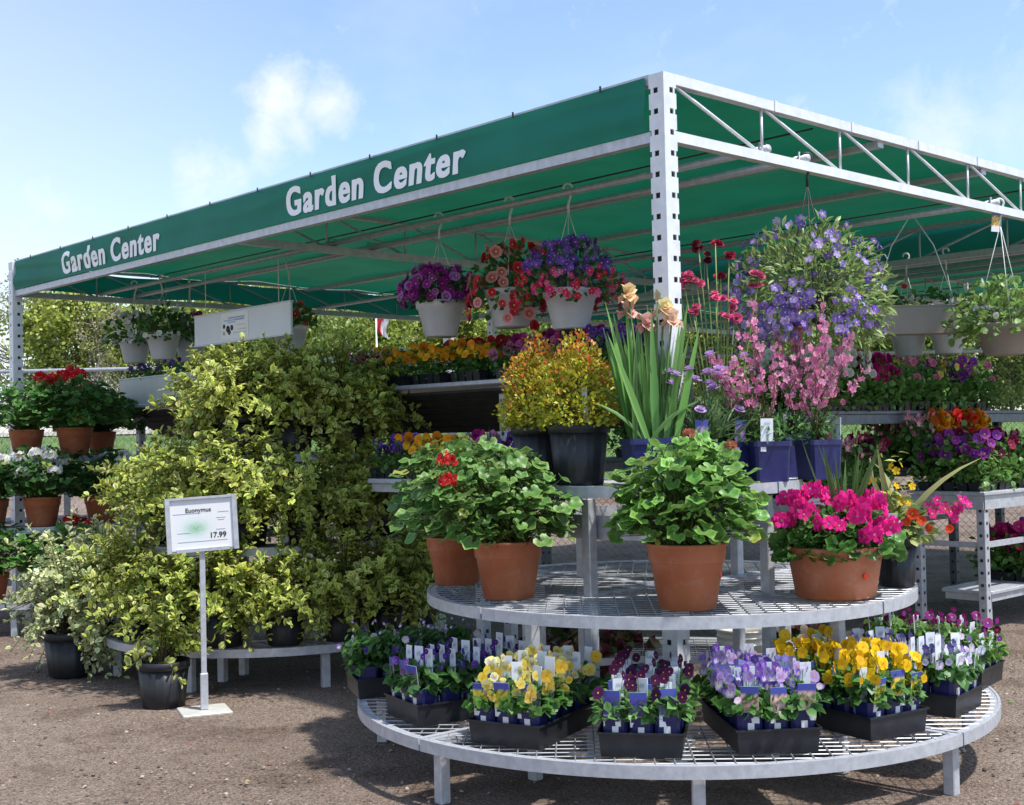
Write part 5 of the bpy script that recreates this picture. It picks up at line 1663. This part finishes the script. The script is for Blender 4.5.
# ---- packs and flats of bedding plants on the benches
def bedding(w_, d, pal, blotch, nfl, fs, hz=.10, cells=(2, 4), tp=PANSY, A=GRN_A, B=GRN_B, ph=.062, nleaf=170, leaf=.04, ltp=LEAF_W, eye=EYE):
    root = empty('bedding_pack')
    mb = MB()
    nx, ny = cells
    cw_, cd_ = w_ / nx, d / ny
    for i in range(nx):
        for j in range(ny):
            cx, cy = (i + .5) * cw_ - w_ / 2, (j + .5) * cd_ - d / 2
            a, b = cw_ * .47, cd_ * .47
            V = [(cx - a * .8, cy - b * .8, 0), (cx + a * .8, cy - b * .8, 0), (cx + a * .8, cy + b * .8, 0), (cx - a * .8, cy + b * .8, 0), (cx - a, cy - b, ph), (cx + a, cy - b, ph), (cx + a, cy + b, ph), (cx - a, cy + b, ph)]
            mb.add(V, [(3, 2, 1, 0), (4, 5, 6, 7), (0, 1, 5, 4), (1, 2, 6, 5), (2, 3, 7, 6), (3, 0, 4, 7)])
    mb.box((0, 0, ph + .002), (w_ + .008, d + .008, .003))
    mb.build('cell_pack', 'tray_plastic', root)
    mb, fb = MB(), MB()
    n = nleaf
    P = np.stack([rng.uniform(-w_ / 2, w_ / 2, n) * 1.08, rng.uniform(-d / 2, d / 2, n) * 1.08, ph + .004 + rng.random(n) * hz * .75], 1)
    P[:, 2] *= 1 + .25 * np.sin(P[:, 0] * 31 + P[:, 1] * 17)
    dr_ = rng.random(n) < .22
    P[dr_, :2] *= np.where(rng.random((dr_.sum(), 1)) < .5, np.array([[1.0, 1.0]]) * .55 / np.maximum(.2, np.abs(P[dr_, 1:2]) / d), 1.0)
    P[dr_, 1] = np.clip(P[dr_, 1], -d * .58, d * .58); P[dr_, 0] = np.clip(P[dr_, 0], -w_ * .58, w_ * .58)
    P[dr_, 2] = ph * .35 + rng.random(dr_.sum()) * hz * .6
    mb.scatter(ltp, P, unit(n) + np.array([0, 0, .35]), np.array([0, 0, 1.0]) + rng.normal(0, .45, (n, 3)), leaf * rng.uniform(.6, 1.2, n), [jit(pick(A, n), n, .2), jit(pick(B, n), n, .15)])
    P = np.stack([rng.uniform(-w_ / 2, w_ / 2, nfl) * 1.05, rng.uniform(-d / 2, d / 2, nfl) * 1.05, ph + hz * rng.uniform(.55, 1.15, nfl)], 1)
    blooms(fb, tp, P, fs, pal, blotch, eye, face=(0, -.55, .6))
    mb.build('foliage', 'leaf', root)
    fb.build('blossom', 'petal', root)
    return root
# local -y faces the sign side of the benches (rz = RZ - 90 deg)
FR = RZ - PI / 2
kw = dict(w_=.29, d=.26, cells=(4, 3), hz=.17, nleaf=240)
P_or = bedding(pal=(ORG, (.80, .36, .01), YEL), blotch=((.5, .1, .01), YEL), nfl=34, fs=.062, **kw)
P_pk = bedding(pal=((.50, .12, .32), (.62, .3, .45), MAG), blotch=(DARKB, MAR), nfl=32, fs=.062, eye=EYE, **kw)
P_mr = bedding(pal=(MAG, (.25, .01, .08), (.4, .02, .2)), blotch=(MAR,), nfl=34, fs=.062, **kw)
P_wh = bedding(pal=(WHT,), blotch=((.6, .6, .6),), nfl=28, fs=.062, **kw)
P_pu = bedding(pal=(PUR, (.10, .03, .33), (.20, .1, .45)), blotch=(DARKB,), nfl=30, fs=.062, **kw)
P_rd = bedding(pal=(RED, DRED), blotch=(DRED,), nfl=34, fs=.062, **kw)
BP = 'packs of pansies on the high bench'
names = {id(P_or): 'orange', id(P_pk): 'mauve and pink', id(P_mr): 'magenta', id(P_wh): 'white', id(P_pu): 'violet', id(P_rd): 'crimson'}
seq = [(525, P_pk), (480, P_or), (441, P_or), (403, P_or), (365, P_mr), (332, P_wh), (300, P_mr), (560, P_pk), (590, P_pu), (622, P_pu)]
for i, (px, pr) in enumerate(seq):
    t = col_t(px, .90)
    lab = ('%s pansy pack on the high bench edge, ' % names[id(pr)]) + ('over the low bench brace', 'under the purple petunia basket end', 'straight below the purple petunia basket', 'last before the shrubs', 'first above the shrubs', 'among the shrub tops', 'furthest along the shrubs', 'behind the golden spirea', 'between spirea and iris', 'behind the iris leaves')[i]
    place(pr, cw(.89, t, HZ), FR + rng.normal(0, .03), rng.uniform(.96, 1.04), lab, 'pansy pack', BP)
for i, (px, pr) in enumerate([(500, P_rd), (470, P_rd), (385, P_wh), (545, P_mr), (585, P_rd), (625, P_mr), (345, P_pu)]):
    t = col_t(px, 1.17)
    place(pr, cw(1.16, t, HZ), FR + rng.normal(0, .05), 1.12, '%s pansy pack, back row of the high bench, %s from the corner post' % (names[id(pr)], ORD[[3, 4, 5, 2, 1, 0, 6][i]]), 'pansy pack', BP)
for i, (px, pr) in enumerate([(400, P_pu), (428, P_or), (456, P_or), (486, P_pk), (517, P_pu)]):
    t = col_t(px, .32)
    t = min(max(t, 1.4), 2.5)
    t = 2.46 - i * .27
    place(pr, cw(.33, t, 1.26), FR + rng.normal(0, .03), 1.0, '%s pansy pack on the low narrow bench, %s from the shrubs' % (names[id(pr)], ORD[i]), 'pansy pack', 'packs of pansies on the low bench')

FL = dict(w_=.28, d=.5, cells=(3, 5), hz=.32, nleaf=900, leaf=.058, A=((.06, .16, .03), (.09, .2, .04)), B=((.13, .28, .06), (.18, .33, .08)))
F_lp = bedding(pal=((.60, .22, .48), (.5, .12, .4)), blotch=(MAG,), nfl=79, fs=0.075, tp=PETUNIA, **FL)
F_pp = bedding(pal=((.26, .03, .34), (.36, .04, .3)), blotch=(PUR,), nfl=48, fs=0.088, tp=PETUNIA, **FL)
F_dr = bedding(pal=(DRED, MAR, (.4, .02, .08)), blotch=(DARKB,), nfl=58, fs=0.081, tp=PETUNIA, **FL)
F_or = bedding(pal=(ORG, (.72, .12, .01), (.74, .30, .01)), blotch=((.5, .05, .01),), nfl=191, fs=0.075, tp=BALL, eye=ORG, **FL)
F_rd = bedding(pal=((.66, .03, .02), (.62, .06, .01)), blotch=((.5, .02, .01),), nfl=165, fs=0.075, tp=BALL, eye=ORG, **FL)
F_pa = bedding(pal=((.72, .30, .36), (.70, .2, .3)), blotch=(WHT,), nfl=165, fs=0.044, tp=FLORET, **FL)
F_wh = bedding(pal=(WHT,), blotch=((.6, .62, .5),), nfl=68, fs=0.081, tp=PETUNIA, **FL)
F_ht = bedding(pal=(HOT, (.50, .01, .18)), blotch=(MAG,), nfl=114, fs=0.081, tp=PETUNIA, **FL)
F_gr = bedding(pal=((.5, .5, .2), PNK), blotch=(MAG,), nfl=28, fs=0.062, tp=PETUNIA, **FL)
F_yl = bedding(pal=((.66, .6, .2), PUR), blotch=(YEL,), nfl=53, fs=0.075, tp=PETUNIA, **FL)
nm = {id(F_lp): 'orchid pink petunia', id(F_pp): 'purple petunia', id(F_dr): 'dark red petunia', id(F_or): 'orange marigold', id(F_rd): 'scarlet marigold', id(F_pa): 'pale pink alyssum', id(F_wh): 'white petunia', id(F_ht): 'hot pink petunia', id(F_gr): 'mostly green petunia', id(F_yl): 'yellow and purple petunia'}
RW = RZ            # long side across the bench
def row(seq, s0, ds, t, z, where, rz=RZ, grp='flats of bedding plants on the side benches', sc=1.0):
    seen = {}
    for i, f in enumerate(seq):
        k = seen[id(f)] = seen.get(id(f), -1) + 1
        lab = '%s flat on %s' % (nm[id(f)], where)
        if seq.count(f) > 1: lab = ORD[k] + ' ' + lab
        place(f, cw(s0 + ds * i, t, z), rz + rng.normal(0, .02), sc, lab, 'bedding flat', grp)
row([F_pp, F_dr, F_gr, F_dr, F_gr], bs + .17, .31, bt + .30, 1.03, 'the bench with the perforated leg', RW, sc=1.0)
row([F_pp, F_lp, F_pa, F_dr], bs - 1.18, .31, bt + .95, 1.03, 'the bench under the white petunias', RW)
row([F_wh, F_wh, F_wh, F_ht, F_gr, F_gr, F_yl, F_pp, F_gr], us + .2, .31, ut + .25, 1.64, 'the upper dark shelf', RW)
row([F_gr, F_lp, F_gr, F_pa, F_gr, F_or, F_rd], bs - .2, .31, bt + 3.0, 1.3, 'the far bench under the second canopy', RW, sc=1.1)
row([F_ht, F_pp], bs + .95, .31, bt + .24, .30, 'the low shelf behind the perforated leg', RW)
row([F_pa, F_or, F_rd, F_or], bs + .32, .31, bt + .86, 1.20, 'the raised board behind the perforated leg', RW)
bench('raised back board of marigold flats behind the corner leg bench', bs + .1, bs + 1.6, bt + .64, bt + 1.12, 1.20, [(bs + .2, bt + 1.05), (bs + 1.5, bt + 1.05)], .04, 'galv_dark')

import re as _re
_seen = {}
for o in bpy.data.objects:
    if o.parent is None and o.type in ('EMPTY', 'MESH') and 'label' in o:
        L = o['label']
        n = len(_re.findall(r"[A-Za-z0-9][A-Za-z0-9'-]*", L))
        if n > 16: print('LONG', n, L)
        _seen.setdefault(L, []).append(o.name)
for L, v in _seen.items():
    if len(v) > 1: print('SAME', v, L)
for o in bpy.data.objects:
    if o.parent is None and o.type in ('EMPTY', 'MESH') and 'label' not in o: print('NOLABEL', o.name)
